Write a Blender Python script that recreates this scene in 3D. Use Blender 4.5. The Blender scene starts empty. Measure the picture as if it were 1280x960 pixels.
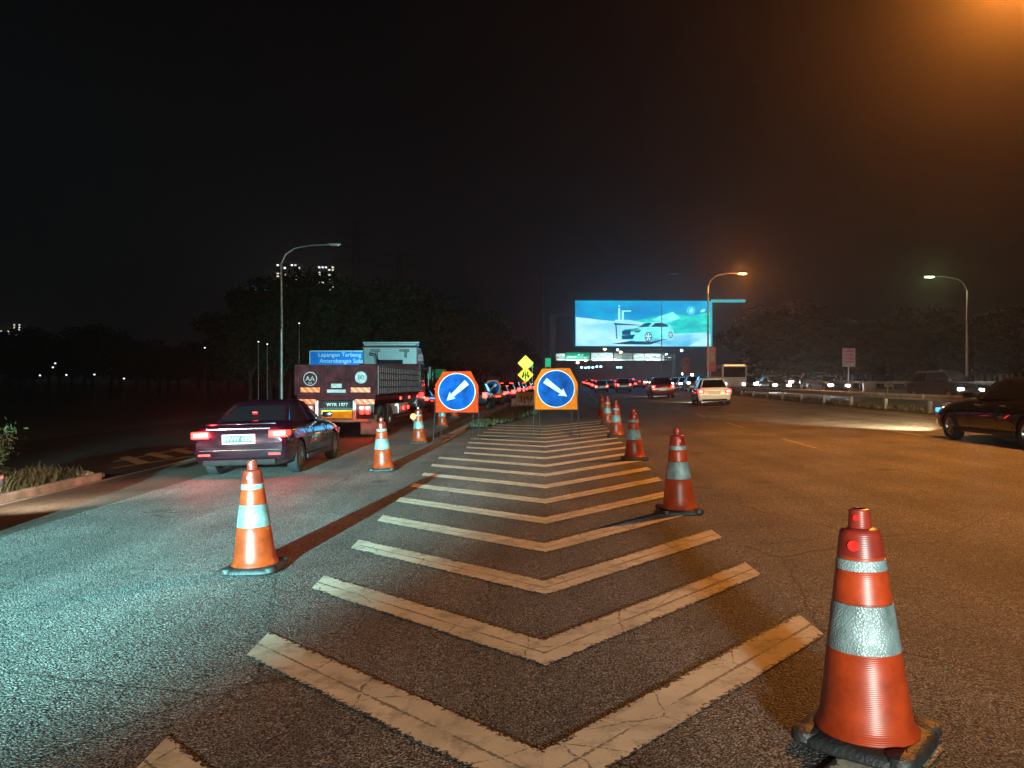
import bpy, bmesh, math, random
from mathutils import Vector, Matrix
random.seed(7)
S = bpy.context.scene
COL = S.collection
PI = math.pi
# ------------------------------------------------------------------ camera, world, exposure
H = 1.6; F = 950.0; CX = 640.0; CY = 478.0; SL = 0.03
cam = bpy.data.cameras.new('camera'); camo = bpy.data.objects.new('camera', cam); COL.objects.link(camo)
camo.location = (0, 0, H); camo.rotation_euler = (PI/2, 0, 0)
cam.sensor_width = 36; cam.lens = F/1280*36; cam.shift_y = -2/1280; cam.clip_end = 5000; cam.clip_start = 0.05
S.camera = camo
w = bpy.data.worlds.new('World'); S.world = w; w.use_nodes = True
nt = w.node_tree; bg = nt.nodes['Background']
tc = nt.nodes.new('ShaderNodeTexCoord'); sp = nt.nodes.new('ShaderNodeSeparateXYZ'); cr = nt.nodes.new('ShaderNodeValToRGB')
nt.links.new(tc.outputs['Generated'], sp.inputs[0]); nt.links.new(sp.outputs['Z'], cr.inputs[0]); nt.links.new(cr.outputs[0], bg.inputs[0])
cr.color_ramp.elements[0].position = 0.0; cr.color_ramp.elements[0].color = (0.0032, 0.0042, 0.0052, 1)
cr.color_ramp.elements[1].position = 0.5; cr.color_ramp.elements[1].color = (0.0018, 0.0019, 0.0024, 1)
bg.inputs[1].default_value = 1.0
S.view_settings.view_transform = 'Standard'; S.view_settings.look = 'None'; S.view_settings.exposure = 0; S.view_settings.gamma = 1
S.render.engine = 'CYCLES'
S.cycles.sample_clamp_indirect = 3.0
S.cycles.max_bounces = 5; S.cycles.diffuse_bounces = 2; S.cycles.glossy_bounces = 3; S.cycles.volume_bounces = 0
S.cycles.caustics_reflective = False; S.cycles.caustics_refractive = False

def lamp_light(name, kind, loc, power, color, target=None, size=0.1, angle=60, blend=0.3):
    l = bpy.data.lights.new(name, kind); l.energy = power; l.color = color
    l.shadow_soft_size = size
    if kind == 'SPOT': l.spot_size = math.radians(angle); l.spot_blend = blend
    o = bpy.data.objects.new(name, l); COL.objects.link(o); o.location = loc
    if target is not None:
        o.rotation_euler = (Vector(target)-Vector(loc)).to_track_quat('-Z', 'Y').to_euler()
    return o
SODIUM = (1.0, 0.33, 0.045); CYAN = (0.34, 0.98, 1.0); COOL = (0.75, 0.95, 1.0)
# headlamps of the traffic queueing behind the camera, left lane (cool white) and right lane; then a fill beam
lamp_light('headlamp_light_cool', 'SPOT', (-4.3, -7.0, 2.75), 112000, CYAN, (-4.8, 33, 0.0), 0.10, 37, 1.0)
lamp_light('headlamp_light_low', 'SPOT', (1.6, -9.0, 1.7), 9000, (0.90, 0.97, 0.85), (1.2, 20, 0.8), 0.35, 64, 0.9)
lamp_light('far_fill_beam', 'SPOT', (0.9, -9.0, 1.2), 11000, (0.88, 0.98, 0.95), (0.8, 46, 1.5), 0.10, 15, 1.0)  # narrow beam added to brighten the far block, signs and cones
# the sodium street lamp just above the frame on the right
SOD = (10.6, 16.2, 10.35)
lamp_light('sodium_lamp_light', 'POINT', (SOD[0], SOD[1], SOD[2]-0.12), 9200, SODIUM, None, 0.12)

# ------------------------------------------------------------------ geometry of the place
def gz(x, y=0): return SL*max(-40.0, min(40.0, x))
def gp(px, py, z=0.0):
    u = (px-CX)/F; v = (py-CY)/F
    d = (H-z)/(v+SL*u)
    if abs(u*d) > 40: d = (H-z-math.copysign(SL*40, u))/v
    return (u*d, d)
def pz(px, py, d): return ((px-CX)/F*d, d, H-(py-CY)/F*d)
def interp(t, x):
    if x <= t[0][0]: return t[0][1]
    for (a, b), (c, e) in zip(t, t[1:]):
        if x <= c: return b+(e-b)*(x-a)/(c-a)
    return t[-1][1]
XLT = [(-12, -1.6), (0, -1.6), (15, -1.75), (21, -2.1), (31, -1.5), (45, -0.5), (58, 0.5), (85, 2.4), (115, 4.8), (300, 20.5), (900, 71)]
XLLT = [(-12, -7.8), (25, -7.7), (40, -7.5), (58, -6.8), (85, -4.8), (115, -2.6), (300, 13.1), (900, 63)]
def xL(d): return interp(XLT, d)
def xLL(d): return interp(XLLT, d)
def rl(c, d): return c+0.085*d
DS = [-12, -6, -2, 0, 2, 4, 6, 8, 10, 12, 15, 18, 21, 24, 27, 31, 36, 40, 45, 51, 58, 66, 75, 85, 100, 115, 140, 170, 210, 250, 300, 400, 550, 900]

# ------------------------------------------------------------------ materials
def nmat(name):
    m = bpy.data.materials.new(name); m.use_nodes = True; return m, m.node_tree, m.node_tree.nodes['Principled BSDF']
def mat(name, col, rough=0.5, metal=0.0, var=0.18, scale=6.0, bump=0.0, bscale=60.0, coat=0.0, spec=0.5):
    m, t, b = nmat(name)
    b.inputs['Roughness'].default_value = rough; b.inputs['Metallic'].default_value = metal
    b.inputs['Coat Weight'].default_value = coat; b.inputs['Specular IOR Level'].default_value = spec
    co = t.nodes.new('ShaderNodeTexCoord'); n = t.nodes.new('ShaderNodeTexNoise'); n.inputs['Scale'].default_value = scale; n.inputs['Detail'].default_value = 5
    r = t.nodes.new('ShaderNodeValToRGB')
    r.color_ramp.elements[0].position = 0.3; r.color_ramp.elements[1].position = 0.7
    r.color_ramp.elements[0].color = tuple(c*(1-var) for c in col)+(1,); r.color_ramp.elements[1].color = tuple(min(1, c*(1+var)) for c in col)+(1,)
    t.links.new(co.outputs['Object'], n.inputs['Vector']); t.links.new(n.outputs['Fac'], r.inputs[0]); t.links.new(r.outputs[0], b.inputs['Base Color'])
    if bump:
        n2 = t.nodes.new('ShaderNodeTexNoise'); n2.inputs['Scale'].default_value = bscale; t.links.new(co.outputs['Object'], n2.inputs['Vector'])
        bp = t.nodes.new('ShaderNodeBump'); bp.inputs['Strength'].default_value = bump; bp.inputs['Distance'].default_value = 0.02
        t.links.new(n2.outputs['Fac'], bp.inputs['Height']); t.links.new(bp.outputs[0], b.inputs['Normal'])
    return m
def emit(name, col, st, sample=True):
    m, t, b = nmat(name)
    b.inputs['Base Color'].default_value = tuple(min(1, c*0.5) for c in col)+(1,)
    b.inputs['Emission Color'].default_value = tuple(col)+(1,); b.inputs['Emission Strength'].default_value = st
    if not sample: m.cycles.emission_sampling = 'NONE'
    return m
def asphalt(name, base, light, bump=1.0, sc=95.0, rough=0.62, patch=0.32, cracks=True):
    m, t, b = nmat(name); N = t.nodes; Lk = t.links.new
    co = N.new('ShaderNodeTexCoord')
    vo = N.new('ShaderNodeTexVoronoi'); vo.inputs['Scale'].default_value = sc; Lk(co.outputs['Object'], vo.inputs['Vector'])
    n1 = N.new('ShaderNodeTexNoise'); n1.inputs['Scale'].default_value = sc*1.6; n1.inputs['Detail'].default_value = 3; Lk(co.outputs['Object'], n1.inputs['Vector'])
    big = N.new('ShaderNodeTexNoise'); big.inputs['Scale'].default_value = 0.6; big.inputs['Detail'].default_value = 6; Lk(co.outputs['Object'], big.inputs['Vector'])
    # stretched wear streaks along the lanes
    mp = N.new('ShaderNodeMapping'); mp.inputs['Scale'].default_value = (1.6, 0.07, 1); Lk(co.outputs['Object'], mp.inputs['Vector'])
    stt = N.new('ShaderNodeTexNoise'); stt.inputs['Scale'].default_value = 1.0; stt.inputs['Detail'].default_value = 4; Lk(mp.outputs[0], stt.inputs['Vector'])
    r = N.new('ShaderNodeValToRGB'); r.color_ramp.elements[0].position = 0.42; r.color_ramp.elements[1].position = 0.62
    r.color_ramp.elements[0].color = tuple(c*0.3 for c in base)+(1,); r.color_ramp.elements[1].color = tuple(light)+(1,)
    Lk(n1.outputs['Fac'], r.inputs[0])
    cell = N.new('ShaderNodeMixRGB'); cell.blend_type = 'MULTIPLY'; cell.inputs[0].default_value = 0.55; Lk(r.outputs[0], cell.inputs[1])
    sep = N.new('ShaderNodeSeparateColor'); Lk(vo.outputs['Color'], sep.inputs[0])
    cc = N.new('ShaderNodeCombineColor'); [Lk(sep.outputs[0], cc.inputs[i]) for i in range(3)]
    gain = N.new('ShaderNodeMixRGB'); gain.blend_type = 'MULTIPLY'; gain.inputs[0].default_value = 1; gain.inputs[2].default_value = (1.8, 1.8, 1.8, 1); Lk(cc.outputs[0], gain.inputs[1]); Lk(gain.outputs[0], cell.inputs[2])
    br = N.new('ShaderNodeMapRange'); br.inputs['From Min'].default_value = 0.3; br.inputs['From Max'].default_value = 0.7; br.inputs['To Min'].default_value = 1-patch; br.inputs['To Max'].default_value = 1+patch; Lk(big.outputs['Fac'], br.inputs[0])
    sr = N.new('ShaderNodeMapRange'); sr.inputs['From Min'].default_value = 0.3; sr.inputs['From Max'].default_value = 0.7; sr.inputs['To Min'].default_value = 0.72; sr.inputs['To Max'].default_value = 1.24; Lk(stt.outputs['Fac'], sr.inputs[0])
    mu = N.new('ShaderNodeMath'); mu.operation = 'MULTIPLY'; Lk(br.outputs[0], mu.inputs[0]); Lk(sr.outputs[0], mu.inputs[1])
    last = mu.outputs[0]
    if cracks:
        cn = N.new('ShaderNodeTexNoise'); cn.inputs['Scale'].default_value = 3.0; cn.inputs['Detail'].default_value = 4; Lk(co.outputs['Object'], cn.inputs['Vector'])
        mix = N.new('ShaderNodeMixRGB'); mix.inputs[0].default_value = 0.12; Lk(co.outputs['Object'], mix.inputs[1]); Lk(cn.outputs['Color'], mix.inputs[2])
        cv = N.new('ShaderNodeTexVoronoi'); cv.feature = 'DISTANCE_TO_EDGE'; cv.inputs['Scale'].default_value = 0.42; Lk(mix.outputs[0], cv.inputs['Vector'])
        lt = N.new('ShaderNodeMapRange'); lt.inputs['From Min'].default_value = 0.0; lt.inputs['From Max'].default_value = 0.006; lt.inputs['To Min'].default_value = 0.35; Lk(cv.outputs['Distance'], lt.inputs[0])
        gate = N.new('ShaderNodeMapRange'); gate.inputs['From Min'].default_value = 0.5; gate.inputs['From Max'].default_value = 0.56; Lk(big.outputs['Fac'], gate.inputs[0])
        mx = N.new('ShaderNodeMath'); mx.operation = 'MAXIMUM'; Lk(lt.outputs[0], mx.inputs[0])
        inv = N.new('ShaderNodeMath'); inv.operation = 'SUBTRACT'; inv.inputs[0].default_value = 1.0; Lk(gate.outputs[0], inv.inputs[1]); Lk(inv.outputs[0], mx.inputs[1])
        m3 = N.new('ShaderNodeMath'); m3.operation = 'MULTIPLY'; Lk(last, m3.inputs[0]); Lk(mx.outputs[0], m3.inputs[1]); last = m3.outputs[0]
    ov = N.new('ShaderNodeTexVoronoi'); ov.inputs['Scale'].default_value = 0.8; ov.inputs['Randomness'].default_value = 1.0
    om = N.new('ShaderNodeMixRGB'); om.inputs[0].default_value = 0.10; Lk(co.outputs['Object'], om.inputs[1]); on = N.new('ShaderNodeTexNoise'); on.inputs['Scale'].default_value = 9; on.inputs['Detail'].default_value = 5; Lk(co.outputs['Object'], on.inputs['Vector']); Lk(on.outputs['Color'], om.inputs[2]); Lk(om.outputs[0], ov.inputs['Vector'])
    orr = N.new('ShaderNodeMapRange'); orr.inputs['From Min'].default_value = 0.05; orr.inputs['From Max'].default_value = 0.17; orr.inputs['To Min'].default_value = 0.5; Lk(ov.outputs['Distance'], orr.inputs[0])
    m4 = N.new('ShaderNodeMath'); m4.operation = 'MULTIPLY'; Lk(last, m4.inputs[0]); Lk(orr.outputs[0], m4.inputs[1]); last = m4.outputs[0]
    sc2 = N.new('ShaderNodeVectorMath'); sc2.operation = 'SCALE'; Lk(cell.outputs[0], sc2.inputs[0]); Lk(last, sc2.inputs['Scale'])
    Lk(sc2.outputs[0], b.inputs['Base Color'])
    b.inputs['Roughness'].default_value = rough; b.inputs['Specular IOR Level'].default_value = 0.35
    ad = N.new('ShaderNodeMath'); ad.operation = 'SUBTRACT'; Lk(n1.outputs['Fac'], ad.inputs[0]); Lk(vo.outputs['Distance'], ad.inputs[1])
    bp = N.new('ShaderNodeBump'); bp.inputs['Strength'].default_value = bump; bp.inputs['Distance'].default_value = 0.010
    Lk(ad.outputs[0], bp.inputs['Height']); Lk(bp.outputs[0], b.inputs['Normal'])
    return m
def paint_mat(name, col, wear=0.5):
    """road paint: UV.x along the stripe in metres, UV.y across 0..1; a groove in the middle, ragged edges"""
    m, t, b = nmat(name); N = t.nodes; Lk = t.links.new
    uv = N.new('ShaderNodeUVMap'); sx = N.new('ShaderNodeSeparateXYZ'); Lk(uv.outputs[0], sx.inputs[0])
    co = N.new('ShaderNodeTexCoord')
    n = N.new('ShaderNodeTexNoise'); n.inputs['Scale'].default_value = 38; n.inputs['Detail'].default_value = 6; n.inputs['Roughness'].default_value = 0.7; Lk(co.outputs['Object'], n.inputs['Vector'])
    n2 = N.new('ShaderNodeTexNoise'); n2.inputs['Scale'].default_value = 2.2; n2.inputs['Detail'].default_value = 5; Lk(co.outputs['Object'], n2.inputs['Vector'])
    def math_(op, a, c):
        k = N.new('ShaderNodeMath'); k.operation = op
        for i, v in enumerate((a, c)):
            if isinstance(v, (int, float)): k.inputs[i].default_value = v
            elif v is not None: Lk(v, k.inputs[i])
        return k.outputs[0]
    across = sx.outputs['Y']
    g = math_('ABSOLUTE', math_('SUBTRACT', across, 0.47), None)
    gw = math_('MULTIPLY', math_('SUBTRACT', math_('ADD', n.outputs['Fac'], n2.outputs['Fac']), 0.86), 0.16)
    groove = math_('LESS_THAN', g, gw)
    e = math_('MINIMUM', across, math_('SUBTRACT', 1.0, across))
    edge = math_('LESS_THAN', e, math_('MULTIPLY', math_('SUBTRACT', math_('ADD', n.outputs['Fac'], math_('MULTIPLY', n2.outputs['Fac'], 0.35)), 0.62), 0.6))
    chip = math_('GREATER_THAN', math_('ADD', math_('MULTIPLY', n.outputs['Fac'], 0.75), math_('MULTIPLY', n2.outputs['Fac'], 0.55)), 0.88-0.05*wear)
    wm = N.new('ShaderNodeMixRGB'); wm.inputs[0].default_value = 0.14; Lk(co.outputs['Object'], wm.inputs[1]); Lk(n2.outputs['Color'], wm.inputs[2])
    cv = N.new('ShaderNodeTexVoronoi'); cv.feature = 'DISTANCE_TO_EDGE'; cv.inputs['Scale'].default_value = 1.7; Lk(wm.outputs[0], cv.inputs['Vector'])
    crack = math_('MULTIPLY', math_('LESS_THAN', cv.outputs['Distance'], math_('MULTIPLY', math_('SUBTRACT', n.outputs['Fac'], 0.42), 0.05)), 0.75)
    scuff = N.new('ShaderNodeMapRange'); scuff.inputs['From Min'].default_value = 0.50; scuff.inputs['From Max'].default_value = 0.74; scuff.inputs['To Max'].default_value = 0.78
    n5 = N.new('ShaderNodeTexNoise'); n5.inputs['Scale'].default_value = 5.5; n5.inputs['Detail'].default_value = 9; n5.inputs['Roughness'].default_value = 0.75; Lk(co.outputs['Object'], n5.inputs['Vector']); Lk(n5.outputs['Fac'], scuff.inputs[0])
    fac = math_('MAXIMUM', math_('MAXIMUM', math_('MULTIPLY', groove, 0.72), edge), math_('MAXIMUM', math_('MAXIMUM', chip, crack), scuff.outputs[0]))
    half = math_('MULTIPLY', math_('LESS_THAN', across, 0.47), 0.0)
    r = N.new('ShaderNodeValToRGB'); r.color_ramp.elements[0].position = 0.3; r.color_ramp.elements[1].position = 0.7
    r.color_ramp.elements[0].color = tuple(c*0.72 for c in col)+(1,); r.color_ramp.elements[1].color = tuple(min(1, c*1.1) for c in col)+(1,); Lk(n2.outputs['Fac'], r.inputs[0])
    mx = N.new('ShaderNodeMixRGB'); Lk(fac, mx.inputs[0]); Lk(r.outputs[0], mx.inputs[1]); mx.inputs[2].default_value = (0.05, 0.045, 0.04, 1)
    Lk(mx.outputs[0], b.inputs['Base Color']); b.inputs['Roughness'].default_value = 0.6
    bp = N.new('ShaderNodeBump'); bp.inputs['Strength'].default_value = 0.4; bp.inputs['Distance'].default_value = 0.004
    Lk(math_('SUBTRACT', n.outputs['Fac'], fac), bp.inputs['Height']); Lk(bp.outputs[0], b.inputs['Normal'])
    return m
def band_mat(name):
    """prismatic reflective sheeting: fine facets, creases"""
    m, t, b = nmat(name); N = t.nodes; Lk = t.links.new
    co = N.new('ShaderNodeTexCoord'); v = N.new('ShaderNodeTexVoronoi'); v.inputs['Scale'].default_value = 110; Lk(co.outputs['Object'], v.inputs['Vector'])
    n = N.new('ShaderNodeTexNoise'); n.inputs['Scale'].default_value = 7; n.inputs['Detail'].default_value = 6; Lk(co.outputs['Object'], n.inputs['Vector'])
    r = N.new('ShaderNodeValToRGB'); r.color_ramp.elements[0].position = 0.3; r.color_ramp.elements[1].position = 0.62
    r.color_ramp.elements[0].color = (0.07, 0.10, 0.10, 1); r.color_ramp.elements[1].color = (0.24, 0.32, 0.32, 1); Lk(n.outputs['Fac'], r.inputs[0]); Lk(r.outputs[0], b.inputs['Base Color'])
    b.inputs['Roughness'].default_value = 0.42; b.inputs['Metallic'].default_value = 0.25
    bp = N.new('ShaderNodeBump'); bp.inputs['Strength'].default_value = 0.35; bp.inputs['Distance'].default_value = 0.01; Lk(v.outputs['Distance'], bp.inputs['Height']); Lk(bp.outputs[0], b.inputs['Normal'])
    return m
def cone_mat(name, col):
    m, t, b = nmat(name); N = t.nodes; Lk = t.links.new
    co = N.new('ShaderNodeTexCoord'); n = N.new('ShaderNodeTexNoise'); n.inputs['Scale'].default_value = 5; n.inputs['Detail'].default_value = 7; n.inputs['Roughness'].default_value = 0.65; Lk(co.outputs['Object'], n.inputs['Vector'])
    r = N.new('ShaderNodeValToRGB'); r.color_ramp.elements[0].position = 0.32; r.color_ramp.elements[1].position = 0.6
    r.color_ramp.elements[0].color = tuple(c*0.5 for c in col)+(1,); r.color_ramp.elements[1].color = tuple(col)+(1,); Lk(n.outputs['Fac'], r.inputs[0]); Lk(r.outputs[0], b.inputs['Base Color'])
    b.inputs['Roughness'].default_value = 0.38
    w_ = N.new('ShaderNodeTexWave'); w_.bands_direction = 'Z'; w_.inputs['Scale'].default_value = 42; w_.inputs['Distortion'].default_value = 0.3; Lk(co.outputs['Object'], w_.inputs['Vector'])
    bp = N.new('ShaderNodeBump'); bp.inputs['Strength'].default_value = 0.12; bp.inputs['Distance'].default_value = 0.004; Lk(w_.outputs['Fac'], bp.inputs['Height']); Lk(bp.outputs[0], b.inputs['Normal'])
    return m
def stripes_mat(name, a, c, sc=7.0):
    m, t, b = nmat(name); N = t.nodes; Lk = t.links.new
    co = N.new('ShaderNodeTexCoord'); mp = N.new('ShaderNodeMapping'); mp.inputs['Rotation'].default_value = (0, PI/4, 0); Lk(co.outputs['Object'], mp.inputs['Vector'])
    w_ = N.new('ShaderNodeTexWave'); w_.bands_direction = 'X'; w_.inputs['Scale'].default_value = sc; Lk(mp.outputs[0], w_.inputs['Vector'])
    r = N.new('ShaderNodeValToRGB'); r.color_ramp.interpolation = 'CONSTANT'; r.color_ramp.elements[1].position = 0.5
    r.color_ramp.elements[0].color = a+(1,); r.color_ramp.elements[1].color = c+(1,); Lk(w_.outputs['Fac'], r.inputs[0]); Lk(r.outputs[0], b.inputs['Base Color'])
    b.inputs['Roughness'].default_value = 0.4
    return m
M = {}
M['asphalt'] = asphalt('coarse_asphalt', (0.040, 0.038, 0.036), (0.30, 0.29, 0.27), 1.0, 66)
M['asphalt_far'] = asphalt('worn_asphalt', (0.10, 0.095, 0.09), (0.22, 0.21, 0.19), 0.8, 90)
M['shoulder'] = asphalt('brown_asphalt', (0.12, 0.095, 0.075), (0.17, 0.135, 0.105), 0.4, 60, cracks=False)  # browner asphalt with weaker grain and bumps
M['dark_asphalt'] = asphalt('dark_asphalt', (0.03, 0.03, 0.03), (0.06, 0.055, 0.05), 0.5, 70, cracks=False)
M['paint'] = paint_mat('road_paint', (0.70, 0.65, 0.52))
M['line'] = mat('lane_line_paint', (0.26, 0.245, 0.22), 0.6, var=0.35, scale=5)
M['soil'] = mat('dry_soil_ground', (0.035, 0.030, 0.022), 0.95, var=0.5, scale=0.8, bump=0.6, bscale=20)
M['concrete'] = mat('stained_concrete', (0.36, 0.33, 0.29), 0.85, var=0.45, scale=7, bump=0.5)
M['kerb'] = mat('kerb_concrete', (0.22, 0.20, 0.17), 0.85, var=0.4, scale=4, bump=0.5)
M['grass'] = mat('grass_blade', (0.060, 0.060, 0.030), 0.6, var=0.5, scale=30)
M['leaf'] = mat('tree_leaf', (0.022, 0.030, 0.013), 0.8, spec=0.05, var=0.5, scale=0.9)
M['leaf_dark'] = mat('dark_tree_leaf', (0.018, 0.024, 0.012), 0.8, spec=0.05, var=0.5, scale=0.9)
M['bark'] = mat('bark', (0.03, 0.024, 0.018), 0.9, var=0.4, scale=8, bump=0.6)
M['cone'] = cone_mat('orange_pvc', (0.36, 0.038, 0.007))
M['cone_cap'] = cone_mat('red_pvc', (0.22, 0.020, 0.010))
M['band'] = band_mat('reflective_band')
M['rubber'] = mat('black_rubber', (0.018, 0.018, 0.018), 0.55, var=0.4, scale=20, bump=0.3)
M['reflector_red'] = mat('red_reflector', (0.65, 0.02, 0.015), 0.25, var=0.15, scale=30)
M['orange_plate'] = mat('orange_sign_plate', (0.62, 0.035, 0.002), 0.75, spec=0.08, var=0.3, scale=9)
M['amber_plate'] = mat('amber_sign_plate', (0.60, 0.11, 0.004), 0.75, spec=0.08, var=0.2, scale=5)
M['blue_plate'] = mat('blue_sign_disc', (0.002, 0.050, 0.23), 0.75, spec=0.08, var=0.6, scale=3)
M['blue_bright'] = mat('blue_direction_panel', (0.02, 0.22, 0.75), 0.42, 1.0, var=0.12, scale=1)
M['sign_white'] = mat('white_sheeting', (0.5, 0.52, 0.52), 0.75, spec=0.08, var=0.15, scale=8)
M['retro_white'] = mat('retroreflective_white', (0.8, 0.82, 0.8), 0.42, 1.0, var=0.1, scale=8)
M['sign_yellow'] = mat('yellow_sheeting', (0.85, 0.48, 0.02), 0.5, 0.7, var=0.15, scale=8)
M['sign_green'] = mat('green_sheeting', (0.01, 0.50, 0.25), 0.42, 1.0, var=0.2, scale=3)
M['black'] = mat('black_paint', (0.012, 0.012, 0.012), 0.7, var=0.3, spec=0.15)
M['steel'] = mat('galvanised_steel', (0.32, 0.32, 0.31), 0.45, 0.6, var=0.3, scale=3)
M['dark_steel'] = mat('dark_steel', (0.03, 0.03, 0.035), 0.5, 0.5, var=0.3)
M['chrome'] = mat('chrome', (0.7, 0.7, 0.72), 0.15, 1.0, var=0.08)
M['rim'] = mat('alloy_rim', (0.35, 0.35, 0.36), 0.3, 0.9, var=0.1)
M['tyre'] = mat('tyre_rubber', (0.014, 0.014, 0.014), 0.75, var=0.3, scale=30, bump=0.2)
M['glass'] = mat('tinted_glass', (0.006, 0.007, 0.009), 0.06, 0.0, var=0.1, coat=1.0)
M['car_black'] = mat('black_car_paint', (0.010, 0.009, 0.012), 0.18, 0.2, var=0.2, coat=1.0)
M['car_purple'] = mat('dark_purple_car_paint', (0.014, 0.003, 0.010), 0.2, 0.4, var=0.2, coat=1.0)
M['car_white'] = mat('white_car_paint', (0.74, 0.74, 0.72), 0.25, var=0.05, coat=1.0)
M['car_silver'] = mat('silver_car_paint', (0.07, 0.07, 0.07), 0.28, 0.5, var=0.08, coat=1.0)
M['car_red'] = mat('red_car_paint', (0.16, 0.012, 0.010), 0.22, 0.2, var=0.1, coat=1.0)
M['car_teal_lit'] = mat('teal_lit_car_paint', (0.05, 0.22, 0.28), 0.22, 0.2, var=0.1, coat=1.0)  # teal light falling on these cars is put into the paint
M['car_grey'] = mat('grey_car_paint', (0.06, 0.06, 0.065), 0.25, 0.4, var=0.1, coat=1.0)
M['plastic'] = mat('dark_plastic', (0.02, 0.02, 0.021), 0.55, var=0.2)
M['plate'] = mat('number_plate_face', (0.05, 0.09, 0.10), 0.75, spec=0.08, var=0.08)
M['plate_frame'] = mat('number_plate_frame', (0.45, 0.45, 0.47), 0.4, var=0.1)
M['tail'] = emit('tail_light_on', (1.0, 0.018, 0.012), 9)
M['tail_core'] = emit('brake_light_core', (1.0, 0.12, 0.08), 14)
M['tail_far'] = emit('distant_tail_light', (1.0, 0.03, 0.022), 14, False)
M['tail_off'] = mat('tail_light_off', (0.25, 0.01, 0.01), 0.2, var=0.1, coat=1)
M['head'] = emit('headlight_on', (0.85, 0.95, 1.0), 26, False)
M['head_warm'] = emit('warm_headlight_on', (1.0, 0.86, 0.6), 26, False)
M['head_near'] = emit('dazzling_headlight', (0.9, 0.95, 1.0), 600)
M['head_off'] = mat('headlight_lens', (0.4, 0.42, 0.45), 0.1, 0.3, var=0.1, coat=1)
M['amber'] = emit('amber_lamp_on', (1.0, 0.30, 0.02), 2.2)
M['maroon'] = mat('maroon_truck_panel', (0.040, 0.008, 0.010), 0.8, spec=0.1, var=0.5, scale=4, bump=0.2, bscale=15)
M['tarp'] = mat('purple_grey_side_panel', (0.16, 0.12, 0.15), 0.7, var=0.45, scale=5, bump=0.4, bscale=12)
M['truck_grey'] = mat('grey_cab_paint', (0.075, 0.075, 0.085), 0.35, 0.1, var=0.15, coat=0.6)
M['dirty_white'] = mat('dirty_white_metal', (0.30, 0.30, 0.30), 0.5, 0.1, var=0.35, scale=5)
M['yellow_board'] = mat('yellow_board', (0.85, 0.40, 0.02), 0.5, 0.8, var=0.25, scale=6)
M['hazard'] = stripes_mat('hazard_stripes', (0.55, 0.02, 0.003), (0.65, 0.17, 0.005), 2.2)
M['dim_white'] = mat('faded_white_print', (0.22, 0.20, 0.20), 0.6, var=0.4, scale=10)
M['reddish'] = mat('red_banner', (0.35, 0.05, 0.06), 0.6, var=0.4, scale=2)
M['sodium'] = emit('sodium_lamp_lens', (1.0, 0.52, 0.14), 60)
M['sodium_far'] = emit('distant_sodium_lens', (1.0, 0.55, 0.25), 14, False)
M['green_lens'] = emit('greenish_lamp_lens', (0.60, 1.0, 0.50), 30)
M['white_lens'] = emit('distant_white_lens', (0.75, 0.93, 1.0), 14, False)
M['cyan_lens'] = emit('distant_cyan_lens', (0.30, 0.75, 1.0), 10, False)
M['pin_lens'] = emit('pinprick_lens', (0.9, 0.95, 1.0), 2.5, False)
M['win_lit'] = emit('lit_window', (0.85, 0.92, 1.0), 2.6, False)
M['win_warm'] = emit('warm_lit_window', (1.0, 0.85, 0.6), 1.8, False)
M['sign_blue_lit'] = emit('blue_lit_panel', (0.02, 0.12, 0.6), 0.6, False)
M['sign_cyan_lit'] = emit('cyan_lit_letters', (0.2, 0.7, 1.0), 1.2, False)
M['tower'] = mat('tower_facade', (0.10, 0.10, 0.11), 0.8, var=0.2, scale=0.1)
# LED screen colours
M['s_sky'] = emit('screen_blue', (0.0, 0.22, 0.50), 1.3)
M['s_teal'] = emit('screen_teal', (0.0, 0.43, 0.44), 1.3)
M['s_pale'] = emit('screen_pale', (0.24, 0.58, 0.70), 1.3)
M['s_floor'] = emit('screen_floor', (0.16, 0.52, 0.68), 1.3)
M['s_body'] = emit('screen_car_body', (0.10, 0.62, 0.62), 1.3)
M['s_body2'] = emit('screen_car_shade', (0.02, 0.30, 0.38), 1.3)
M['s_dark'] = emit('screen_dark', (0.0, 0.035, 0.13), 1.3)
M['s_light'] = emit('screen_light', (0.35, 0.95, 0.90), 1.3)
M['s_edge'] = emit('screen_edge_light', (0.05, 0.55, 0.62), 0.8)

def emit_noise(name, a, c, st, sc):
    m, t, b = nmat(name); co = t.nodes.new('ShaderNodeTexCoord'); mp = t.nodes.new('ShaderNodeMapping'); mp.inputs['Scale'].default_value = (sc, sc, sc*2.2)
    n = t.nodes.new('ShaderNodeTexNoise'); n.inputs['Scale'].default_value = 1; n.inputs['Detail'].default_value = 5; n.inputs['Roughness'].default_value = 0.6; r = t.nodes.new('ShaderNodeValToRGB')
    r.color_ramp.elements[0].position = .36; r.color_ramp.elements[1].position = .66; r.color_ramp.elements[0].color = a+(1,); r.color_ramp.elements[1].color = c+(1,)
    t.links.new(co.outputs['Object'], mp.inputs[0]); t.links.new(mp.outputs[0], n.inputs['Vector']); t.links.new(n.outputs['Fac'], r.inputs[0]); t.links.new(r.outputs[0], b.inputs['Emission Color'])
    b.inputs['Base Color'].default_value = (.02, .02, .02, 1); b.inputs['Emission Strength'].default_value = st; return m
M['s_sky'] = emit_noise('screen_blue_sky', (0.0, 0.17, 0.42), (0.0, 0.33, 0.52), 1.75, .12)
M['s_teal'] = emit_noise('screen_teal_hills', (0.0, 0.30, 0.36), (0.02, 0.58, 0.46), 1.75, .28)
M['s_floor'] = emit_noise('screen_floor_shade', (0.06, 0.36, 0.55), (0.26, 0.60, 0.70), 1.75, .2)
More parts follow.
